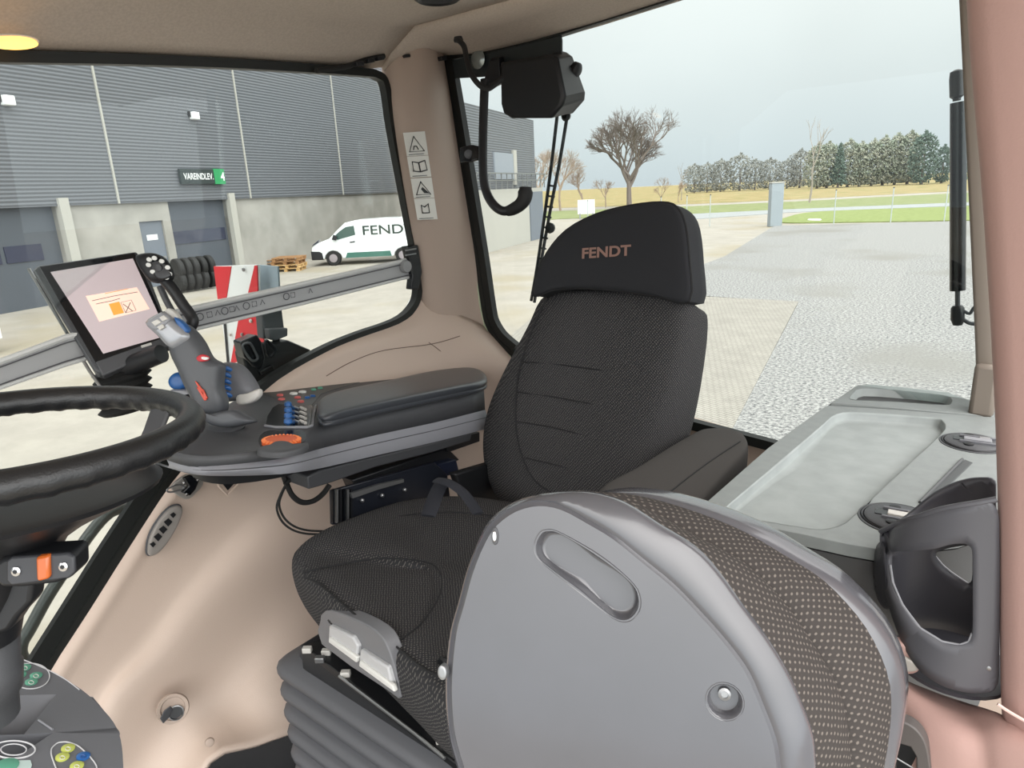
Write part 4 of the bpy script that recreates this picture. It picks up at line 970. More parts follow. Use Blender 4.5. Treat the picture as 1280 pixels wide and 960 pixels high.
ho2 = [(1167,690),(1185,684),(1212,680),(1216,686),(1216,732),(1195,722),(1175,706)]
ho3 = [(1155,805),(1130,770),(1128,745),(1160,752),(1200,775),(1235,790),(1235,825),(1190,822)]
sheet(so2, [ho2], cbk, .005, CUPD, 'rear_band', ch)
q0, q1 = [], []
rimf = [cf(x, y) for x, y in chaik([(1099,664),(1150,644),(1200,632),(1248,624)], 0)]
one('rim_edge', tube(spline([cf(x, y) for x, y in [(1101,664),(1125,653),(1150,645),(1175,637),(1200,632),(1225,628),(1246,624)]], 4), .004, 8), CUP, ch)
one('hole_edge', tube([cf(x, y) for x, y in chaik([(1113,706),(1116,728),(1128,756),(1150,785),(1178,802),(1200,806),(1211,802),(1215,792)], 0)], .0016, 6), LG, ch)
one('hole_edge', tube([cbk(x, y) for x, y in [(1168,694),(1178,706),(1190,716),(1205,726),(1216,733)]], .0016, 6), LG, ch)
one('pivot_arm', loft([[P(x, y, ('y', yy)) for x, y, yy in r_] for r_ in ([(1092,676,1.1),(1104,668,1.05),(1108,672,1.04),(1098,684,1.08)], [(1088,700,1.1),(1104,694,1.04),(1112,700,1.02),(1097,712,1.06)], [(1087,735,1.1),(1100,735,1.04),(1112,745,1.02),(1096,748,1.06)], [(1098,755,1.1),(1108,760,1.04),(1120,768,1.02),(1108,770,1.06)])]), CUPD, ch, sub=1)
one('bottom_ring', tube(spline([cf(x, y) for x, y in [(1128,800),(1145,826),(1170,845),(1200,854),(1244,857)]], 4), .0015, 6), CUPD, ch)
base = [CUPX+V((math.cos(a)*(RC-.02), math.sin(a)*(RC-.02), 0)) for a in [i*math.pi/14 for i in range(28)]]
zb = P(1180, 822, ('y', 1.06)).z
one('bottom_dish', prism([V((p.x, p.y, zb-.01)) for p in base], (0,0,-.006)), CUPD, ch)
one('screw', lathe(cf(1235, 834), (0,-1,0), [(.004,0),(.004,.003),(.002,.004)], 12), STEEL, ch)
one('bracket', box(P(1236,832,('y',1.0)), (.018,.01,.045)), DG, ch, bevel=.003)
t = thing('pull_strap_end', 'rounded pinkish grey lever end between the folded seat and the cup holder', 'lever', P(1135, 825, ('y', 1.0)))
one('lever_arm', pillow(spline(PS([(1105,794),(1125,797),(1143,810),(1151,825),(1148,836),(1130,838),(1112,826),(1100,805)], ('y', 1.0)), 3, True), (0,-1,0), .012), PINK, t)
one('lever_tip', pillow(spline(PS([(1122,818),(1135,822),(1149,830),(1146,837),(1130,837),(1118,828)], ('y', .987)), 3, True), (0,-1,0), .005), mat('lever_tip_grey', '#a9a49d', .5), t)
# ================================================================== gas strut
gs = thing('gas_strut', 'black gas strut standing upright at the right side of the rear window', 'gas strut', P(1197, 400, ('y', 2.06)))
yy = ('y', 2.04)
a, b_ = P(1198, 128, yy), P(1197, 363, yy); rw = (P(1208,250,yy)-P(1187,250,yy)).length/2
one('cylinder', tube([a, b_], rw, 18), BLK2, gs, sharp=30)
one('end_fitting', lathe(P(1196,126,yy), P(1196,92,yy)-P(1196,126,yy), [(rw*.5,0),(rw*.5,.005),(rw*.85,.01),(rw*.9,.05),(rw*.8,.066),(rw*.3,.07)], 16), BLK, gs)
one('rod', tube([b_, P(1197,388,yy)], rw*.33, 10), DG, gs)
one('ball_joint', lathe(P(1197,382,yy), P(1197,406,yy)-P(1197,382,yy), [(rw*.6,0),(rw*.85,.006),(rw*.9,.035),(rw*.6,.05)], 14), BLK, gs)
one('bracket_hook', tube(spline(PS([(1202,398),(1212,404),(1222,404),(1228,398)], yy), 4), .005, 8), DG, gs)
one('bracket_hook', tube(spline(PS([(1204,388),(1212,392),(1218,384),(1228,380)], yy), 4), .004, 8), DG, gs)
# ================================================================== work light / box at the rear window
wl = thing('work_light', 'black boxy work light housing hung at the top of the rear window', 'work light', P(670, 150, ('y', 1.93)))
ya = 1.90
f_ = PS([(626,78),(690,68),(698,72),(707,120),(704,132),(690,148),(640,148),(630,142),(627,130)], ('y', ya))
bk2 = PS([(632,80),(704,64),(712,70),(728,115),(727,125),(712,142),(650,146),(640,142),(634,132)], ('y', ya+.11))
r0 = [p.copy() for p in f_]; cf_ = sum(r0, V((0,0,0)))/len(r0)
one('housing', loft([[cf_+(p-cf_)*.93+V((0,-.008,0)) for p in f_], f_, bk2, [p+V((0,.02,0)) for p in bk2]]), BLK, wl, bevel=.006, sharp=30)
one('mount_arm', loft([PS([(602,110),(612,76),(624,72),(626,100),(616,110)], ('y', ya+.02)), PS([(604,112),(614,72),(630,70),(632,104),(618,110)], ('y', ya+.07))]), BLK, wl, bevel=.005)
one('end_knob', lathe(P(716,86,('y',ya+.11)), (P(726,90,('y',ya+.11))-P(716,86,('y',ya+.11))), [(.012,0),(.024,.004),(.024,.02),(.016,.026)], 14), BLK, wl)
one('top_blade', prism(PS([(560,77),(700,41),(702,50),(702,66),(604,96),(566,98)], ('y', 1.975)), (0,.006,0)), mat('blade_dark', '#2a3031', .4), wl)
one('reflector', lathe(P(598,74,('y',1.965)), (0,-1,0), [(.03,0),(.032,.004),(.02,.012),(.0,.013)], 20), mat('reflector', '#9aa3a2', .2, metal=.7), wl)
cb_ = thing('light_cable', 'thin black cable looping from the ceiling grommet to the work light', 'cable', P(600, 110, ('y', 1.9)))
one('sheath', tube(spline(DS([(573,50,2.12),(580,58,2.10),(583,72,2.06),(588,90,2.03),(597,104,2.02),(608,111,2.02),(618,106,2.03),(627,98,2.05)]), 5), .0085, 8), RUB, cb_)
one('grommet', lathe(at(573,50,2.13), (0,.1,-1), [(.012,-.01),(.016,0),(.014,.006),(.006,.008)], 14), BLK, cb_)
# ================================================================== hooked pipe handle
gh = thing('grab_handle', 'black hooked pipe handle with flared rubber end at the rear window', 'handle', P(620, 268, ('y', 1.95)))
hpth = spline(DS([(606,100,2.06),(604,160,2.06),(604,215,2.04),(608,240,2.03),(618,257,2.01),(631,264,2.0),(645,257,1.98)]), 5)
one('pipe', tube(hpth, .0135, 12), BLK, gh)
one('rubber_end', tube(spline(DS([(634,264,2.0),(643,261,1.985),(651,255,1.975),(656,247,1.97),(657,234,1.965)]), 4), .02, 16, rad=[.0145+.0085*(i/16)**.8 if i < 15 else .018 for i in range(17)]), RUB, gh)
mt_ = one('mount', loft([DS([(574,184,2.1),(590,182,2.1),(590,204,2.1),(574,204,2.1)]), DS([(590,180,2.07),(606,184,2.07),(606,198,2.07),(590,202,2.07)])]), BLK2, gh, bevel=.004)
one('clamp', lathe(at(585,193,2.08), (.8,-.6,0), [(.012,0),(.014,.01),(.008,.014)], 12), DG, mt_)
# ================================================================== wiper rods
wp = thing('wiper_arm', 'pair of thin black wiper rods hanging down the rear window', 'wiper', P(668, 370, ('y', 2.05)))
yw = ('y', 2.05)
one('arm', tube(spline(PS([(697,140),(690,200),(682,260),(672,330),(664,376)], yw), 4), .006, 8), BLK, wp)
one('blade', tube(spline(PS([(711,132),(700,200),(688,262),(676,330),(668,378)], yw), 4), .006, 8), BLK, wp)
one('pivot', lathe(P(709,145,yw), (0,-1,0), [(.015,0),(.018,.01),(.01,.018)], 12), BLK, wp)
for i in range(11):
    y = 232+i*13; x0 = 686-(y-240)*.155; x1 = 694-(y-240)*.165
    one('link', tube(PS([(x0,y),(x1,y+1)], yw), .0035, 6), BLK, wp)
one('joint', lathe(P(687,285,yw), (0,-1,0), [(.018,-.01),(.02,0),(.012,.01)], 12), BLK, wp)
# ================================================================== pillar stickers
def on_pillar(px, py): return P(px, py, ('x', -1.766))
WPAPER = mat('sticker_white', '#dcdad3', .5)
def lerp2(a, b_, t): return (a[0]+(b_[0]-a[0])*t, a[1]+(b_[1]-a[1])*t)
TLs, TRs, BLs, BRs = (504,166), (531,164), (522,275), (547,274)
def sp2(u, v_): a = lerp2(TLs, BLs, v_); b_ = lerp2(TRs, BRs, v_); return lerp2(a, b_, u)
def pxy(u, v_, d=0): x, y = sp2(u, v_); return P(x, y, ('x', -1.757+d))
names = ['white warning sticker with a triangle pictogram, topmost on the corner pillar', 'white sticker with an open book pictogram under the top triangle', 'white warning sticker with a second triangle below the book', 'white sticker with a small outline pictogram, lowest on the corner pillar']
for i, (v0, v1) in enumerate(((0,.27),(.275,.515),(.525,.755),(.76,1.0))):
    s = thing('safety_sticker', names[i], 'sticker', pxy(.5, v1), 'safety stickers on the corner pillar')
    one('sheet', prism([pxy(0,v0), pxy(1,v0), pxy(1,v1), pxy(0,v1)], (-.001,0,0)), WPAPER, s, smooth=False)
    q = lambda u, w: pxy(u, v0+(v1-v0)*w, .0015)
    r_ = .0022
    if i in (0, 2):
        one('triangle', tube([q(.45,.18), q(.85,.82), q(.15,.82)], r_, 5, closed=True), BLK, s)
        if i == 0: one('symbol', tube([q(.35,.75), q(.4,.6), q(.52,.6), q(.58,.74)], r_*.8, 5), BLK, s)
        else: one('symbol', prism([q(.5,.45), q(.8,.78), q(.55,.75), q(.42,.55)], (-.001,0,0)), BLK, s)
    elif i == 1:
        one('book', tube([q(.2,.25), q(.5,.32), q(.8,.22), q(.85,.68), q(.52,.75), q(.2,.7)], r_, 5, closed=True), BLK, s); one('spine', tube([q(.5,.32), q(.52,.75)], r_, 5), BLK, s)
    else:
        one('outline', tube([q(.3,.3), q(.45,.4), q(.65,.25), q(.65,.68), q(.3,.68)], r_, 5, closed=True), BLK, s)
    one('caption', tube([q(.1,.94), q(.8,.93)], .001, 4), DG, s)
t = one('bolt_cap', lathe(P(607, 440, ('x', -1.64)), (.6,-.5,.6), [(.009,0),(.009,.003),(.005,.005)], 16), BEIGE2); tag(t, 'small beige plug in the shelf below the corner pillar', 'plug')
# ================================================================== aluminium rail across the side window
rail = thing('window_rail', 'grey rail with faint pictograms running across the side window', 'rail', P(250, 420, ('x', -1.83)))
xr = ('x', -1.825)
tp = PS([(-60,470),(0,449),(80,419),(170,398),(245,382),(380,352),(500,325),(513,321)], xr); bt_ = PS([(-60,506),(0,483),(80,455),(170,428),(245,410),(380,378),(500,348),(516,345)], xr)
v, f = grid([tp, bt_]); mesh('bar', v, f, ALU, rail, solid=.012, off=0, smooth=False)
one('top_edge', tube([a+(b_-a)*.08+V((.004,0,0)) for a, b_ in zip(tp, bt_)], .0075, 8), ALU2, rail)
one('dark_line', tube([a+(b_-a)*.24+V((.0145,0,0)) for a, b_ in zip(tp, bt_)], .0016, 6), DG, rail)
one('dark_line', tube([a+(b_-a)*.88+V((.0145,0,0)) for a, b_ in zip(tp, bt_)], .0016, 6), DG, rail)
one('bottom_edge', tube([b_+V((.004,0,-.002)) for a, b_ in zip(tp, bt_)], .005, 8), ALU2, rail)
PIC = mat('pictogram_grey', '#55565a', .6)
random.seed(3)
for i, px in enumerate((250,262,272,281,290,296,308,318,328,358,366,388)):
    y = 396-(px-250)*.236
    c = P(px, y, ('x', -1.811)); w = .007 if i % 3 else .010
    if i % 3 == 0: g_ = tube([c+V((0,math.cos(a)*w,math.sin(a)*w)) for a in [k*math.pi/5 for k in range(10)]], .0013, 5, closed=True)
    elif i % 3 == 1: g_ = tube([c+V((0,-w,-w)), c+V((0,w,-w)), c+V((0,w,w)), c+V((0,-w,w))], .0012, 5, closed=True)
    else: g_ = tube([c+V((0,-w,-w)), c+V((0,0,w)), c+V((0,w,-w))], .0012, 5)
    one('pictogram', g_, PIC, rail)
for x, y in ((507,333),):
    one('end_knob', lathe(P(x, y, ('x', -1.81)), (1,0,0), [(.022,-.01),(.024,0),(.02,.01),(.0,.012)], 16), mat('knob_grey', '#8a8b8c', .4), rail)
one('end_clamp', prism(PS([(508,308),(523,306),(528,340),(524,362),(514,362),(516,345),(511,320)], ('x', -1.80)), (-.03,0,0)), BLK2, rail, bevel=.004)
for k in (312, 318): one('clamp_pin', tube(PS([(507,k+1),(520,k-1)], ('x', -1.795)), .003, 6), STEEL, rail)
# ================================================================== warning board outside the window
wb = thing('warning_board', 'red and white striped warning board outside the side window', 'board', P(300, 450, ('y', 1.26)))
yb = ('y', 1.26)
REDB = mat('board_red', '#d0232f', .4); WB = mat('board_white', '#e9eaea', .4)
rows_ = [((267,333),(347,330)), ((284,455),(345,400))]
panel = PS([(267,333),(321,331),(322,372),(330,425),(331,446),(285,455),(277,400)], yb)
one('panel', prism(panel, (0,.012,0)), WB, wb)
for a in ([(267,333),(289,333),(283,372),(272,374)], [(318,332),(321,332),(322,364),(310,366)], [(300,388),(324,382),(330,430),(318,446),(288,455)]):
    one('red_stripe', prism(PS(a, ('y', 1.258)), (0,.004,0)), REDB, wb, smooth=False)
one('rear_panel', prism(PS([(321,331),(347,333),(349,372),(322,366)], ('y', 1.30)), (0,.006,0)), mat('board_back', '#95a3ad', .4), wb)
one('support_arm', tube([P(325,405,('y',1.27)), P(345,410,('x',-2.0)), P(345,425,('x',-1.95))], .012, 10), BLK, wb)
one('edge_strip', tube(PS([(280,395),(285,455)], ('y', 1.255)), .004, 6), DG, wb)
for x, y in ((314,401),(303,418),(309,420),(288,418),(305,337)): one('bolt', lathe(P(x, y, ('y', 1.255)), (0,-1,0), [(.007,0),(.006,.005),(.002,.006)], 8), (CREAM, STEEL)[x % 2], wb)
# ================================================================== black lamp bracket outside
lb = thing('mudguard_bracket', 'black bracket with clips outside the side window beside the warning board', 'bracket', P(350, 470, ('x', -1.93)))
xb = ('x', -1.93)
one('base', prism(PS([(303,442),(312,426),(330,430),(350,428),(360,425),(390,438),(360,458),(335,478),(322,482),(308,462)], xb), (-.05,0,0)), BLK, lb, bevel=.006)
one('left_block', prism(PS([(301,427),(322,418),(328,428),(333,448),(326,462),(316,458),(306,446)], ('x', -1.915)), (-.05,0,0)), BLK2, lb, bevel=.006)
one('upright', prism(PS([(327,388),(352,380),(356,412),(352,420),(330,424)], ('x', -1.95)), (-.04,0,0)), DG, lb, bevel=.005)
one('clip_plate', prism(PS([(336,411),(360,410),(360,420),(345,426),(338,424)], ('x', -1.92)), (-.03,0,0)), DG, lb, bevel=.004)
one('clip_slot', prism(PS([(325,464),(341,456),(344,462),(328,470)], ('x', -1.915)), (-.02,0,0)), BLK2, lb, bevel=.003)
one('clip_loop', tube(spline(PS([(332,426),(338,430),(344,438),(338,446),(333,440)], ('x', -1.905)), 4, True), .005, 6, closed=True), BLK2, lb)
one('clip_loop', tube(spline(PS([(303,433),(312,429),(318,438),(322,448),(314,450)], ('x', -1.905)), 4, True), .004, 6, closed=True), DG, lb)
# ================================================================== outside step rail at lower left
sr = thing('access_handrail', 'bent grey tubular handrail outside the lower front glass', 'handrail', P(30, 840, ('x', -1.98)))
one('tube', tube(spline(PS([(300,628),(185,632),(150,636),(132,645),(112,668),(90,700),(60,745),(38,785),(27,805),(28,822),(45,835),(75,838)], ('x', -1.98)), 5), .016, 12), mat('handrail_grey', '#4a4d4b', .4), sr)
# ================================================================== wall panel fittings
vt = thing('oval_vent', 'slender oval air vent with five dark openings in the beige side panel', 'vent', P(205, 700, ('x', -1.79)))
xv_ = ('x', -1.785)
vo_ = spline(PS([(184,688),(187,670),(198,650),(212,635),(224,632),(227,640),(220,658),(208,678),(196,691),(187,694)], xv_), 4, True)
one('bezel', pillow(vo_, (1,-.15,.1), .012), mat('vent_bezel', '#8f8a85', .45), vt)
one('lip', tube([p+V((-.004,0,0)) for p in vo_], .0035, 8, closed=True), DG, vt)
for i in range(5):
    cx_, cy_ = 191+i*6.3, 681-i*9.2; w = 5.2 if 0 < i < 4 else 3.6
    one('opening', prism(PS([(cx_-w*.9,cy_-w*.1),(cx_-w*.1+1.5,cy_-w*1.0),(cx_+w*1.1,cy_-w*.2),(cx_+w*.1,cy_+w*.95)], ('x', -1.770)), (-.004,0,0)), BLK, vt)
ls = thing('belt_anchor_latch', 'metal and black latch bracket on the panel above the oval vent', 'latch', P(235, 620, ('x', -1.80)))
xl = ('x', -1.785)
one('plate', prism(spline(PS([(214,610),(226,598),(240,592),(252,598),(254,606),(244,618),(236,624),(226,622)], xl), 2, True), (-.01,0,0)), mat('latch_plate', '#b5b0aa', .35, metal=.5), ls, bevel=.002)
one('black_body', prism(PS([(230,598),(240,594),(249,602),(245,612),(238,620),(228,616),(236,608)], ('x', -1.772)), (-.014,0,0)), BLK2, ls, bevel=.003)
one('lever', tube(spline(PS([(226,606),(216,608),(209,612),(211,615),(220,614),(230,610)], ('x', -1.775)), 4, True), .0025, 6, closed=True), STEEL, ls)
for x, y in ((230,604),(247,600),(233,618)): one('screw', lathe(P(x, y, ('x', -1.768)), (1,0,0), [(.0045,0),(.004,.003),(.001,.004)], 10), CHROME, ls)
bs_ = thing('belt_slot', 'black pointed strap slot in the panel under the armrest console', 'slot', P(285, 615, ('x', -1.78)))
one('slot_opening', prism(PS([(270,590),(292,590),(294,603),(285,613),(278,604)], ('x', -1.768)), (-.004,0,0)), BLK, bs_)
one('slot_rim', tube(PS([(266,590),(274,608),(284,619),(299,604),(294,588)], ('x', -1.770)), .004, 6), BEIGE, bs_)
sk = thing('power_socket', 'round power socket with flip cap in a recess low on the beige panel', 'socket', P(218, 890, ('x', -1.70)))
xs_k = -1.685
sc_ = P(220, 890, ('x', xs_k)); an = V((.85,-.35,.35)).normalized()
one('recess_ring', lathe(P(216,886,('x',xs_k)), an, [(.040,-.004),(.038,.003),(.030,.001),(.026,-.008),(.0,-.010)], 30), BEIGE2, sk)
one('socket', lathe(sc_+an*.002, an, [(.019,-.004),(.0195,.008),(.0165,.009),(.0155,.002),(.0,.001)], 24), STEEL, sk)
one('socket_well', lathe(sc_+an*.004, an, [(.0155,0),(.0150,.003),(.0,.0032)], 20), BLK, sk)
one('flip_cap', pillow([P(x, y, ('x', xs_k+.012)) for x, y in [(200,898),(205,888),(213,882),(216,886),(212,896),(204,904)]], an, .006), DG, sk)
t = one('panel_plug', lathe(P(262, 928, ('x', -1.612)), an, [(.012,-.004),(.011,.004),(.007,.006),(.0,.005)], 18), BEIGE2); tag(t, 'small round beige plug low on the panel near the floor', 'plug')

# ================================================================== armrest console
KP = (V((-1.42, .97, .88)), V((0, .125, 1)).normalized()); KN = KP[1]
def K(pts, d=0): return PS(pts, (KP[0]+KN*d, KN))
con = thing('armrest_console', 'long dark grey armrest console with lever, keypad and light grey lower band', 'console', P(420, 560, ('x', -1.42)))
face = [P(x, y, ('x', -1.42)) for x, y in []]
# deck outline in plan; left face is the near edge
deck = K([(205,556),(228,545),(262,520),(300,496),(326,482),(360,474),(400,471),(430,470),(470,463),(540,456),(596,459),(606,474),(604,486),(540,498),(470,512),(400,529),(365,553),(330,562),(270,569),(235,568),(215,563)])
def dz(pts, d): return [p - KN*d for p in pts]
cK = sum(deck, V((0,0,0)))/len(deck)
def inn(pts, s, d): return [cK+(p-cK)*s - KN*d for p in pts]
sd_ = spline(deck, 2, True)
low_ = [p - KN*(.045 if p.y < 1.0 else .075) for p in sd_]
one('body', loft([inn(sd_, .97, -.001), inn(sd_, .993, 0), inn(sd_, 1.0, .006), inn(sd_, .985, .014), inn(sd_, .9, .05)]), DG, con, sharp=50)
# light grey band: traced upper and lower edge on the near face
ne = [(205,560),(235,568),(270,569),(330,562),(365,553),(400,529),(470,512),(540,498),(604,486)]; uby = [574,583,583,577,571,561,544,529,513]; lby = [584,592,594,593,590,584,568,552,536]
def drop(px, yd, yt, out=0):
    p = K([(px, yd)])[0]; d = (p-C0).dot(fwd); return p - UP*((yt-yd)/F*d*1.04) + V((out, 0, 0))
E_ = [K([q])[0] for q in ne]
U_ = [drop(x, y, t, .003) for (x, y), t in zip(ne, uby)]; B_ = [drop(x, y, t, .006) for (x, y), t in zip(ne, lby)]
U0 = [p+V((-.05,0,0)) for p in U_]; B0 = [p+V((-.06,0,-.004)) for p in B_]; M_ = [(a+b_)/2+V((.008,0,0)) for a, b_ in zip(U_, B_)]
v, f = grid([spline(E_, 3), spline([p-V((.003,0,0)) for p in U_], 3)]); mesh('side_cheek', v, f, DG, con, solid=.006, off=0)
Us, Bs, U0s, B0s, Ms = [spline(q, 3) for q in (U_, B_, U0, B0, M_)]
v, f = grid([U0s, Us, Ms, Bs, B0s]); mesh('lower_band', v, f, mat('band_grey', '#8a8b91', .4), con, solid=.004, off=0, sharp=60)
one('band_groove', tube([a+(b_-a)*.35+V((.008,0,0)) for a, b_ in zip(Us, Bs)], .0012, 5), DG, con)
one('under_plate', loft([[p+V((0,0,.002)) for p in dz(inn(sd_, .9, .06), 0)], dz(inn(sd_, .88, .085), 0)]), BLK, con)
# pad (lid)
padt = K([(396,505),(404,494),(430,486),(480,476),(540,463),(585,458),(603,462),(609,470),(605,477),(570,484),(500,498),(440,511),(402,519)], .032)
cP = sum(padt, V((0,0,0)))/len(padt); ps_ = spline(padt, 3, True)
def pin(s, d): return [cP+(p-cP)*s - KN*d for p in ps_]
pd_ = one('arm_pad', loft([pin(.97,.036), pin(.995,.030), pin(1.0,.022), pin(.98,.020), pin(.98,.018), pin(1.0,.015), pin(1.0,.006), pin(.975,.001), pin(.90,-.002), pin(.5,-.003), pin(.1,-.003)]), PAD, con, sub=1)
# underbox
ux = -1.41
one('underbox', prism([P(x, y, ('x', ux)) for x, y in [(400,588),(470,571),(560,549),(590,541),(588,551),(540,566),(470,584),(410,605),(386,612),(384,596)]], (-.12,0,0)), mat('underbox_grey', '#3b3c3f', .55), con, bevel=.004)
one('pivot_bracket', prism([P(x, y, ('x', -1.47)) for x, y in [(440,600),(560,560),(575,575),(500,610),(450,625)]], (-.05,0,0)), BLK, con, bevel=.004)
one('rear_bracket', prism([P(x, y, ('x', -1.46)) for x, y in [(552,550),(600,540),(600,552),(560,566)]], (-.05,0,0)), BLK, con, bevel=.003)
# keypad surface and keys
kp = K([(322,484),(345,478),(390,473),(426,471),(455,476),(420,486),(402,492),(392,504),(385,512),(370,509),(350,500),(332,494)], .0025)
one('key_panel', prism(kp, -KN*.004), mat('key_panel_grey', '#454849', .45), con, bevel=.001)
keys = [(328,488,'p'),(337,488,'p'),(350,494,'p'),(352,499,'p'),(372,497,'p'),(376,502,'p'),(356,486,'b'),(365,484,'w'),(367,492,'w'),(378,490,'w'),(384,497,'b'),(391,495,'b'),(383,481,'g'),(391,479,'g'),(398,480,'g'),(392,487,'g'),(400,485,'g'),(412,478,'y'),(419,477,'y')]
KC = dict(p=PINKB, b=BLUE, w=WHT, g=GRN, y=YEL)
for x, y, c in keys:
    p = K([(x, y)], .004)[0]; r = .0125 if c in 'yw' else .010
    one('key', lathe(p-KN*.002, KN, [(r, 0), (r, .004), (r*.7, .006), (.0, .006)], 6 if c in 'wp' else 4, ux=(1,.3,0)), KC[c], con, smooth=False)
# lever well with frame
wl_ = K([(332,530),(334,520),(341,509),(348,505),(390,506),(394,509),(392,531),(386,533),(340,533)], .003)
one('lever_well', prism(wl_, -KN*.004), BLK2, con, bevel=.001)
one('well_frame', tube(K([(331,532),(345,534),(384,534),(390,532),(395,507)], .004), .0035, 8), LG, con)
one('well_frame', tube(K([(386,533),(390,508)], .006), .0015, 6), STEEL, con)
for r_i in range(4):
    for c_i in range(3):
        x = 366+c_i*8; y = 511+r_i*5.6+c_i*.6
        p = K([(x, y)], .006)[0]; 
        if c_i == 0:
            q = K([(x-6, y-3+ (r_i-1.5)*1.5)], .03)[0]
            lv = one('lever', tube([p, p.lerp(q, .5), q], .006, 8), BLUE, con); one('lever_cap', lathe(q-KN*.008, KN, [(.004,0),(.010,.006),(.009,.014),(.002,.017)], 10), BLUE, lv)
        else: one('lever_slot_ridge', tube([p, p+V((-.022,.0,.002))], .0045, 8), STEEL if c_i == 1 else CREAM, con)
# orange thumb wheel on the near edge
oc = K([(352, 554)], .001)[0]
one('wheel_pocket', prism(spline(K([(323,551),(330,540),(350,537),(375,537),(382,545),(378,553),(352,560),(330,560)], .002), 3, True), -KN*.003), BLK2, con)
wr_ = (K([(376,552)])[0]-K([(328,552)])[0]).length/2
wa = KN; wu = V((0,1,0)); wu = (wu-wa*wu.dot(wa)).normalized(); ww = wa.cross(wu)
ow = one('thumb_wheel', lathe(oc, wa, [(wr_*.5,-.01),(wr_*.97,-.006),(wr_*1.0,0),(wr_*1.0,.006),(wr_*.85,.010),(wr_*.62,.0105),(0,.0105)], 40), ORG_, con)
for i in range(26):
    a = 2*math.pi*(i+.5)/26; d = wu*math.cos(a)+ww*math.sin(a)
    one('grip_ridge', tube([oc+d*(wr_*.8)+wa*.0105, oc+d*(wr_*1.0)+wa*.007], .0026, 5), mat('ridge_orange', '#f08a55', .45), ow)
one('wheel_cover', pillow(spline([P(x, y, (KP[0]+KN*.002, KN)) for x, y in [(322,570),(327,565),(337,563),(344,559),(352,558),(360,559),(367,562),(376,562),(386,560),(378,567),(350,573)]], 3, True), KN, .013, [(1,0),(1.0,.5),(.98,.85),(.95,1),(.6,1),(.3,1)]), DG, con, sharp=60)
# ---- joystick
js = thing('drive_joystick', 'grey drive joystick with silver tip buttons and red marks on the console', 'joystick', K([(290,545)])[0])
jd = 1.60
JG = mat('joystick_grey', '#505256', .4)
JN = -fwd
def J(pts, d=jd): return [at(x, y, d) for x, y in pts]
def jp(pts, d, th, m, name, par=js, prof=None, k=3): return one(name, pillow(spline(J(pts, d), k, True), JN, th, prof, back=True), m, par, sharp=60)
PR2 = [(1, 0), (1.0, .45), (.94, .72), (.82, .9), (.6, 1), (.3, 1)]
jp([(215,412),(232,405),(246,413),(258,428),(268,447),(281,455),(282,466),(281,484),(286,500),(284,514),(268,520),(254,517),(246,500),(236,482),(228,462),(218,440)], jd+.01, .042, JG, 'grip', prof=PR2)
jp([(188,404),(205,392),(213,391),(226,402),(240,414),(246,424),(238,432),(226,438),(216,434),(203,420)], jd, .04, mat('joystick_silver', '#a2a4a8', .25, metal=.3), 'grip_head', prof=PR2)
jp([(186,403),(206,392),(214,401),(196,413)], jd-.035, .008, LG, 'button_plate')
for a in ([(190,403),(198,399),(203,403),(195,408)], [(200,397),(206,394),(211,399),(204,402)], [(197,409),(204,405),(207,409),(201,413)]): jp(a, jd-.041, .005, CREAM, 'button', k=1)
jp([(222,397),(232,403),(240,414),(236,417),(227,408)], jd-.012, .02, BLUE, 'side_button')
jp([(215,386),(224,392),(228,400),(220,399),(210,392)], jd-.0, .02, CREAM, 'top_button')
jp([(247,447),(254,443),(262,446),(260,451),(250,452)], jd-.03, .008, RED, 'red_button'); jp([(253,446),(261,447),(259,450),(253,449)], jd-.036, .004, WHT, 'red_button_top')
for a in ([(244,476),(247,478),(254,489),(251,490)], [(247,480),(250,482),(258,493),(255,493)], [(252,486),(255,487),(260,498),(257,499)], [(246,484),(249,485),(259,500),(256,501)]): jp(a, jd-.034, .003, mat('mark_red', '#d2503a', .4), 'red_mark', k=1)
jp([(250,513),(262,517),(284,513),(296,512),(310,519),(322,526),(312,530),(286,534),(262,528)], jd-.01, .03, JG, 'hand_rest', prof=PR2)
# boot
cj = at(285, 545, jd+.03); r1 = .043
one('boot', loft([[cj+UP*h_+RT*(math.cos(a)*r_)+HD*(math.sin(a)*r_) for a in [i*math.pi/12 for i in range(24)]] for h_, r_ in ((.028,.036),(.022,.044),(.012,.036),(.006,.044),(-.004,.039),(-.012,.047),(-.03,.048),(-.06,.062))]), DG, js, sharp=70)
jp([(239,470),(246,462),(256,459),(262,470),(258,482),(250,486),(243,482)], jd+.07, .03, BLUE, 'blue_thumb_ball', k=3) if False else None
pb = thing('palm_dial', 'blue ribbed roller under a grey rounded hood behind the joystick', 'dial', at(300, 490, 1.72))
one('hood', pillow(spline(DS([(x, y, 1.72) for x, y in [(270,497),(274,470),(280,456),(292,453),(306,458),(318,472),(326,488),(322,496),(300,500),(284,502)]]), 3, True), JN, .05, PR2), MG, pb, sharp=60)
one('hood_base', pillow(spline(DS([(x, y, 1.69) for x, y in [(298,494),(312,491),(326,486),(328,494),(318,503),(300,506)]]), 3, True), JN, .02, PR2), CREAM, pb)
for i in range(5): one('roller_rib', tube(spline(DS([(274+i*.3,462+i*8,1.675),(282,460+i*8,1.665),(289,463+i*8,1.675)]), 4), .0055, 8), BLUE, pb)
lk = thing('blue_ball_lever', 'blue rounded knob on a pale base at the console front left of the joystick', 'knob', at(225, 490, 1.70))
one('knob', pillow(spline(DS([(x, y, 1.70) for x, y in [(215,478),(218,470),(227,465),(238,470),(241,480),(232,487),(220,486)]]), 3, True), JN, .03, PR2), BLUE, lk)
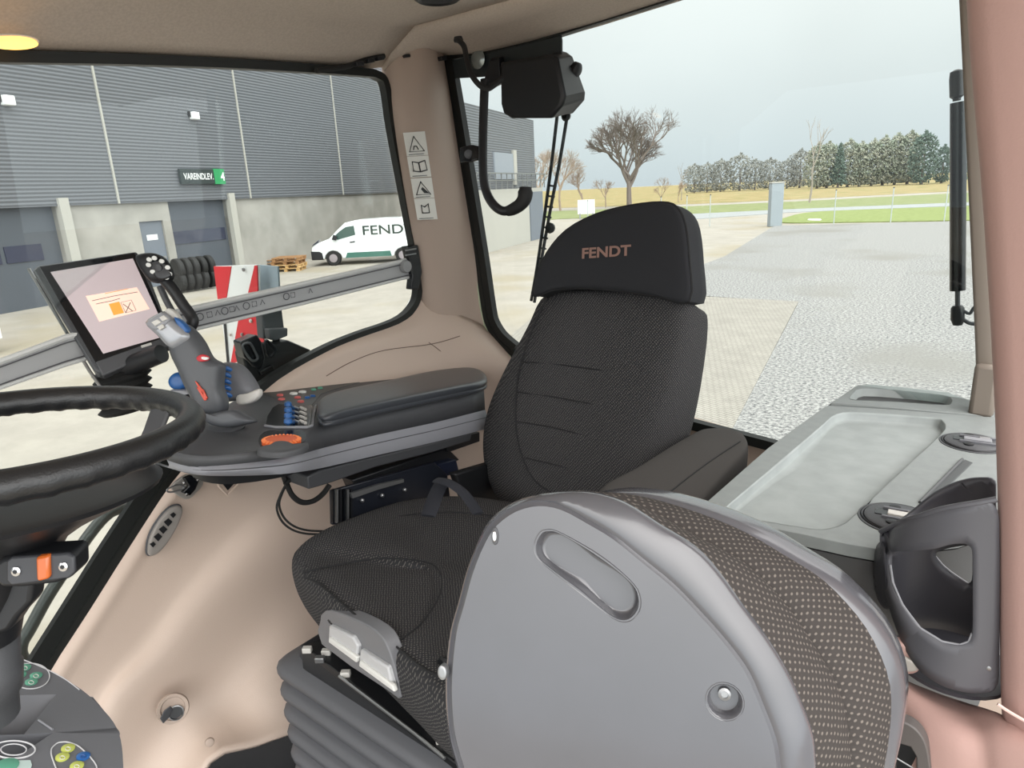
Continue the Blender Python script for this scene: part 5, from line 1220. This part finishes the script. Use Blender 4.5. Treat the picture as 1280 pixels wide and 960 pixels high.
one('base', pillow(spline(DS([(x, y, 1.70) for x, y in [(218,487),(232,486),(245,488),(246,496),(232,500),(222,496)]]), 3, True), JN, .03, PR2), LG, lk)
one('stalk', pillow(spline(DS([(x, y, 1.69) for x, y in [(224,498),(240,492),(256,494),(254,506),(236,508),(222,506)]]), 3, True), JN, .03, PR2), BLK, lk)
# ---- terminal
tm = thing('display_terminal', 'tilted touchscreen terminal with black frame on a ribbed neck', 'display', at(150, 540, 1.7))
tn = V((.78, -.34, .52)).normalized(); tp0 = at(130, 395, 1.66)
TPL = (tp0, tn)
def T(pts, d=0): return PS(pts, (tp0+tn*d, tn))
one('housing', prism(T([(46,332),(170,314),(178,324),(217,425),(210,431),(126,467),(118,464),(40,338)]), -tn*.045), mat('terminal_grey', '#45474a', .45), tm, bevel=.005)
one('bezel', prism(T([(49,333),(168,316),(216,424),(124,462)], .001), -tn*.003), BLK2, tm, bevel=.001)
one('back_edge', tube(T([(36,336),(112,464),(126,484)], -.042), .004, 6), STEEL, tm)
one('lower_frame', prism(T([(118,452),(213,418),(219,430),(128,470)], .002), -tn*.03), DG, tm, bevel=.004)
SCR = mat('screen_grey', '#b0a3a5', .25, emit=('#b3a5a7', .55))
one('screen', prism(T([(63,340),(166,323),(210,419),(129,442)], .002), -tn*.002), SCR, tm, smooth=False)
POP = mat('popup_cream', '#e3c9b8', .3, emit=('#ecd0be', .6))
pu = one('popup', prism(T([(107,370),(171,359),(187,386),(124,402)], .0028), -tn*.001), POP, tm, smooth=False)
ORE = mat('screen_orange', '#ee9a45', .3, emit=('#f09a48', .6)); TXT = mat('screen_text', '#7f6a62', .4)
one('orange_key', prism(T([(136,380),(149,377),(155,391),(142,394)], .0035), -tn*.0006), ORE, pu, smooth=False)
one('cross_mark', tube(T([(154,380),(166,389)], .0034), .0009, 5), TXT, pu); one('cross_mark', tube(T([(163,378),(157,391)], .0034), .0009, 5), TXT, pu)
one('cross_frame', tube(T([(151,378),(164,375),(170,388),(157,391)], .0034), .0006, 5, closed=True), TXT, pu)
for a in ([(131,367),(160,361)], [(115,376),(142,370),(172,365)], [(120,380),(140,376),(150,373)]): one('text_line', tube(T(a, .0033), .0007, 4), ORE if a[0][1] == 367 else TXT, pu)
one('logo_plate', prism(T([(176,432),(189,428),(190,431),(177,435)], .004), -tn*.001), CREAM, tm, smooth=False)
nk = [(144,462),(146,470),(147,477),(150,484),(152,491)]
rg = []
for i in range(12):
    t = i/11; x = 152+t*6; y = 462+t*52; w = (30 if i % 2 else 36)-t*3; d = 1.70
    c = at(x, y, d); r_ = w/F*d
    rg.append([c+RT*(math.cos(a)*r_)+HD*(math.sin(a)*r_*.8) + V((0,0,math.cos(a)*r_*.15)) for a in [k*math.pi/10 for k in range(20)]])
one('ribbed_neck', loft(rg), RUB, tm, sharp=80)
one('pivot', loft([DS([(160,440,1.68),(176,438,1.68),(180,462,1.68),(166,468,1.68)]), DS([(190,428,1.66),(202,430,1.66),(203,444,1.66),(192,456,1.66)])]), BLK, tm, sub=1)
one('pivot', cyl(at(150,462,1.68), at(202,442,1.64), .026, .022, n=20), BLK, tm)
# ---- pad remote on curved arm
rm = thing('control_pad', 'black rounded control pad with white ring of keys on a curved arm', 'control pad', at(235, 410, 1.66))
one('head', pillow(spline(DS([(x, y, 1.66) for x, y in [(174,322),(182,318),(198,318),(210,326),(218,342),(216,350),(206,353),(194,354),(186,346),(178,334)]]), 3, True), JN, .03, PR2), BLK, rm)
fc = DS([(x, y, 1.632) for x, y in [(185,322),(198,320),(208,328),(215,343),(207,349),(197,348),(190,338)]]); pc = sum(fc, V((0,0,0)))/7
one('key_plate', pillow(spline(fc, 3, True), JN, .004), BLK2, rm)
for i in range(9):
    a = i*2*math.pi/9; u = RT*math.cos(a)*.021+(UP*math.sin(a)*.024)+RT*(-math.sin(a)*.010)
    one('key', pillow([pc+u+RT*(math.cos(b_)*.0065)+UP*(math.sin(b_)*.0055)+JN*.004 for b_ in [k*math.pi/4 for k in range(8)]], JN, .003), WHT, rm)
one('centre_key', pillow([pc+RT*(math.cos(b_)*.008)+UP*(math.sin(b_)*.009)+JN*.004 for b_ in [k*math.pi/5 for k in range(10)]], JN, .004), DG, rm)
one('arm', tube(spline(DS([(206,350,1.66),(216,362,1.66),(228,380,1.665),(238,394,1.67),(241,402,1.67),(236,412,1.67),(228,420,1.67)]), 5), .014, 12), BLK, rm)
one('arm_web', tube(spline(DS([(200,358,1.68),(208,376,1.68),(218,394,1.68)]), 5), .008, 10), DG, rm)
# ---- cables below console
cb2 = thing('console_cables', 'thick black cable loop hanging below the armrest console', 'cable', P(380, 640, ('x', -1.5)))
one('sheath', tube(spline([P(x, y, ('x', v)) for x, y, v in [(353,590,-1.5),(358,604,-1.5),(366,620,-1.5),(378,628,-1.5),(392,626,-1.5),(404,617,-1.5),(412,606,-1.5)]], 5), .0075, 8), RUB, cb2)
t = thing('console_cable_branch', 'short black cable crossing to the underbox of the console', 'cable', P(380, 600, ('x', -1.49)))
one('sheath', tube(spline([P(x, y, ('x', v)) for x, y, v in [(356,606,-1.49),(366,597,-1.49),(380,590,-1.48),(392,586,-1.47)]], 5), .006, 8), RUB, t)
for k in range(2):
    t = thing('drooping_cable', ('outer' if k == 0 else 'inner')+' of the two thin black cables drooping down to the seat bracket', 'cable', P(370, 660, ('x', -1.5)))
    one('sheath', tube(spline([P(x+k*3, y-k*4, ('x', v)) for x, y, v in [(358,604,-1.5),(350,620,-1.51),(346,635,-1.51),(352,651,-1.51),(365,662,-1.5),(382,667,-1.49),(402,668,-1.47)]], 5), .003, 8), RUB, t)
# ================================================================== steering wheel and column
sw = thing('steering_wheel', 'black leather steering wheel with grip waves on a dark hub and column', 'steering wheel', (-1.12, .34, .6))
_r = ray(8, 546); wc = C0 + _r*(1.0/math.hypot(_r.x, _r.y)); WN = V((-.085, .075, 1)).normalized(); RW = .205
u_ = V((1,0,0)); w_ = WN.cross(u_).normalized()
pts = []; rad = []
NW = 180
for i in range(NW):
    a = 2*math.pi*i/NW; pts.append(wc+(u_*math.cos(a)+w_*math.sin(a))*RW)
v = []; f = []
n = 16
for i, p in enumerate(pts):
    a = 2*math.pi*i/NW; out_ = (u_*math.cos(a)+w_*math.sin(a))
    for k in range(n):
        b_ = 2*math.pi*k/n; co, si = math.cos(b_), math.sin(b_)
        rx, rz = .0165, .0175
        wave = 1 + .10*max(0, math.sin(a*40))*(1 if si < .3 else 0)
        v.append(p + out_*(co*rx*wave) + WN*(si*rz*(wave if si < 0 else 1)))
for i in range(NW):
    for k in range(n): f.append((i*n+k, i*n+(k+1) % n, ((i+1) % NW)*n+(k+1) % n, ((i+1) % NW)*n+k))
rimo = mesh('rim', v, f, LEA, sw)
for a0, nm in ((-160, 'spoke'), (95, 'spoke'), (-40, 'spoke')):
    a = math.radians(a0); o_ = (u_*math.cos(a)+w_*math.sin(a)); s_p = WN.cross(o_)
    r_ = []
    for t, wd, dn_, th in ((1.0,.028,.0,.012),(.93,.024,.012,.012),(.85,.022,.04,.012),(.75,.022,.07,.012),(.4,.03,.076,.012)):
        c = wc+o_*(RW*t)-WN*dn_; r_.append([c+s_p*wd+WN*th*.5, c-s_p*wd+WN*th*.5, c-s_p*wd-WN*th*.5, c+s_p*wd-WN*th*.5])
    one(nm, loft(r_), DG, sw, bevel=.003)
one('hub', lathe(wc, WN, [(.035,-.15),(.045,-.135),(.07,-.120),(.11,-.102),(.158,-.082),(.161,-.076),(.15,-.072),(.06,-.068),(.0,-.068)], 40), BLK, sw)
def cring(px, py, d, r_): c = at(px, py, d); return [c+RT*(math.cos(a)*r_)+HD*(math.sin(a)*r_) for a in [i*math.pi/12 for i in range(24)]]
one('column_neck', loft([cring(-8,655,.85,.052), cring(-8,690,.86,.046), cring(-10,740,.87,.040), cring(-12,800,.89,.034)]), BLK, sw, sharp=50)
one('column_tube', loft([cring(-16,740,.89,.036), cring(-16,835,.91,.038), cring(-16,840,.91,.041), cring(-16,868,.92,.041), cring(-16,872,.92,.036), cring(-16,900,.93,.038)]), DG, sw, sharp=50)
one('collar_bracket', prism([at(x, y, .85) for x, y in [(-20,690),(34,690),(42,700),(42,722),(38,755),(22,772),(10,790),(-20,800)]], HD*.03), BLK, sw, bevel=.006)
# switch pod with orange lens
pod = thing('column_switch', 'black switch block with orange lens and two screws on the steering column', 'switch', at(50, 735, .93))
pdp = .80
one('block', prism(spline([at(x, y, pdp) for x, y in [(-6,704),(4,698),(30,694),(84,691),(91,694),(92,716),(89,723),(70,730),(30,735),(2,735),(-6,728)]], 1, True), HD*.035), BLK, pod, bevel=.005)
one('face_plate', prism([at(x, y, pdp-.003) for x, y in [(8,702),(14,697),(84,692),(92,697),(93,716),(86,723),(14,732),(8,726)]], HD*.006), mat('switch_grey', '#3c3d41', .45), pod, bevel=.002)
one('orange_lens', prism([at(x, y, pdp-.008) for x, y in [(44,697),(60,695),(61,724),(47,728),(45,724)]], HD*.01), ORGT, pod, bevel=.003)
for x, y in ((21,714),(80,708)):
    c = at(x, y, pdp-.003); s = one('screw', lathe(c, JN, [(.0055,0),(.0055,.002),(.003,.003)], 16), CHROME, pod); one('screw_socket', lathe(c+JN*.002, JN, [(.003,0),(.0028,.0013),(.0,.0014)], 6), BLK, s)
# ================================================================== column base console with buttons
pc_ = thing('column_console', 'grey rounded column console with round key clusters at the lower left', 'console', at(60, 960, .98))
pz = .70
N2 = V((.12, .28, 1)).normalized(); p20 = P(80, 880, ('z', pz)); QP = (p20, N2)
def Q(pts, d=0): return PS(pts, (p20+N2*d, N2))
oo = [(-60,812),(0,818),(22,822),(48,832),(75,846),(102,862),(124,882),(142,903),(151,925),(154,955),(155,1000),(-60,1000)]
qo = Q(oo); qs = spline(qo[:-1], 3)+[qo[-1]]
cq = sum(qs, V((0,0,0)))/len(qs)
def qin(s, d): return [cq+(p-cq)*s-N2*d for p in qs]
rc_ = [(28,869),(70,868),(116,871),(149,914),(150,917),(66,916),(30,918),(-60,920),(-60,869)]
rq = Q(rc_)
one('shell', prism(qin(1.0, .0), -N2*.012, [rq]), POD, pc_, bevel=.004)
one('skirt', loft([qin(1.0, .010), qin(1.015,.02), qin(1.0,.06), qin(.9,.2)], caps=False), POD, pc_, sharp=60)
cr2 = sum(rq, V((0,0,0)))/len(rq)
deep = [p+(Q([(66,912)])[0]-p)*.45 - N2*.05 for p in rq]
v, f = loft([[p for p in rq], deep], caps=False); f.append(tuple(range(len(rq), 2*len(rq)))); one('storage_recess', (v, f), POD, pc_, smooth=False)
one('recess_ridge', tube(Q([(66,912),(48,900)], .001), .0016, 5), LG, pc_)
def ringq(cx, cy, rx, ry, d=.001, n=36): return [P(cx+math.cos(i*2*math.pi/n)*rx, cy+math.sin(i*2*math.pi/n)*ry, (p20+N2*d, N2)) for i in range(n)]
RW_ = mat('ring_print', '#c9c9cb', .5)
one('cluster_ring', tube(ringq(38,845,24,16), .0009, 5, closed=True), RW_, pc_)
one('cluster_ring', tube([P(x, y, (p20+N2*.001, N2)) for x, y in chaik([(64,945),(64,935),(72,928),(84,927),(98,932),(110,943),(120,955),(123,968),(122,985),(100,990),(76,975)], 2)], .0009, 5, closed=True), RW_, pc_)
one('dial_ring', tube(ringq(17,937,27,11), .0012, 5, closed=True), RW_, pc_); one('dial_ring', tube(ringq(17,937,16,7), .0009, 5, closed=True), RW_, pc_)
for x, y, c in ((31,835,'g'),(25,844,'g'),(45,845,'g'),(39,853,'g'),(85,936,'y'),(78,947,'y'),(96,958,'y'),(104,946,'b')):
    k_ = one('key', lathe(Q([(x, y)])[0], N2, [(.0085,0),(.0085,.002),(.006,.0035),(.0,.0035)], 18), KC[c] if c != 'y' else mat('key_yellow_green', '#b9c060', .45), pc_)
    one('key_symbol', tube(ringq(x, y, 3.2, 2.2, .0042, 10), .0006, 4, closed=True), CREAM if c != 'b' else mat('key_blue_dark', '#2b4a86', .4), k_)
one('label_patch', prism(Q([(8,951),(38,950),(40,956),(36,968),(10,970)], .001), -N2*.002), mat('patch_pale', '#b9cbc6', .5), pc_)
one('key', lathe(Q([(8, 958)])[0], N2, [(.014,0),(.014,.002),(.010,.0035),(.0,.0035)], 14), GRN, pc_)
one('edge_line', tube(spline(Q([(25,823),(55,835),(80,848),(99,862)], .001), 4), .0008, 5), RW_, pc_)
W = bpy.data.worlds.new('sky'); SC.world = W; W.use_nodes = True; N = W.node_tree.nodes; L = W.node_tree.links
bg = N['Background']; tc = N.new('ShaderNodeTexCoord'); sp = N.new('ShaderNodeSeparateXYZ'); L.new(tc.outputs['Generated'], sp.inputs[0])
rp = N.new('ShaderNodeValToRGB'); e = rp.color_ramp.elements
e[0].position = 0; e[0].color = (.68,.74,.78,1); e[1].position = 1; e[1].color = (2.12, 2.06, 2.0, 1)
for p, c in ((.04, (.74,.80,.83,1)), (.14, (.88,.92,.93,1)), (.26, (1.02,1.04,1.03,1)), (.42, (1.25,1.24,1.22,1))):
    x = e.new(p); x.color = c
L.new(sp.outputs['Z'], rp.inputs['Fac'])
n = N.new('ShaderNodeTexNoise'); n.inputs['Scale'].default_value = 2.2; n.inputs['Detail'].default_value = 3; L.new(tc.outputs['Generated'], n.inputs['Vector'])
mr = N.new('ShaderNodeMapRange'); mr.inputs['From Min'].default_value = .3; mr.inputs['From Max'].default_value = .7; mr.inputs['To Min'].default_value = .93; mr.inputs['To Max'].default_value = 1.07; L.new(n.outputs['Fac'], mr.inputs[0])
mx = N.new('ShaderNodeVectorMath'); mx.operation = 'SCALE'; L.new(rp.outputs['Color'], mx.inputs[0]); L.new(mr.outputs[0], mx.inputs['Scale'])
# brighter overcast behind the photographer, where the hidden sun stands
dt = N.new('ShaderNodeVectorMath'); dt.operation = 'DOT_PRODUCT'; L.new(tc.outputs['Generated'], dt.inputs[0]); dt.inputs[1].default_value = V((.75, -.45, .48)).normalized()
m2 = N.new('ShaderNodeMapRange'); m2.inputs['From Min'].default_value = 0.0; m2.inputs['From Max'].default_value = 1; m2.inputs['To Min'].default_value = 1; m2.inputs['To Max'].default_value = 3.3; L.new(dt.outputs['Value'], m2.inputs[0])
m3 = N.new('ShaderNodeVectorMath'); m3.operation = 'SCALE'; L.new(mx.outputs[0], m3.inputs[0]); L.new(m2.outputs[0], m3.inputs['Scale'])
L.new(m3.outputs[0], bg.inputs['Color']); bg.inputs['Strength'].default_value = 1.0
vs = SC.view_settings; vs.view_transform = 'Standard'; vs.look = 'None'; vs.gamma = 1; vs.use_curve_mapping = False; vs.exposure = .1
SC.cycles.max_bounces = 8; SC.cycles.transparent_max_bounces = 12; SC.cycles.use_denoising = True
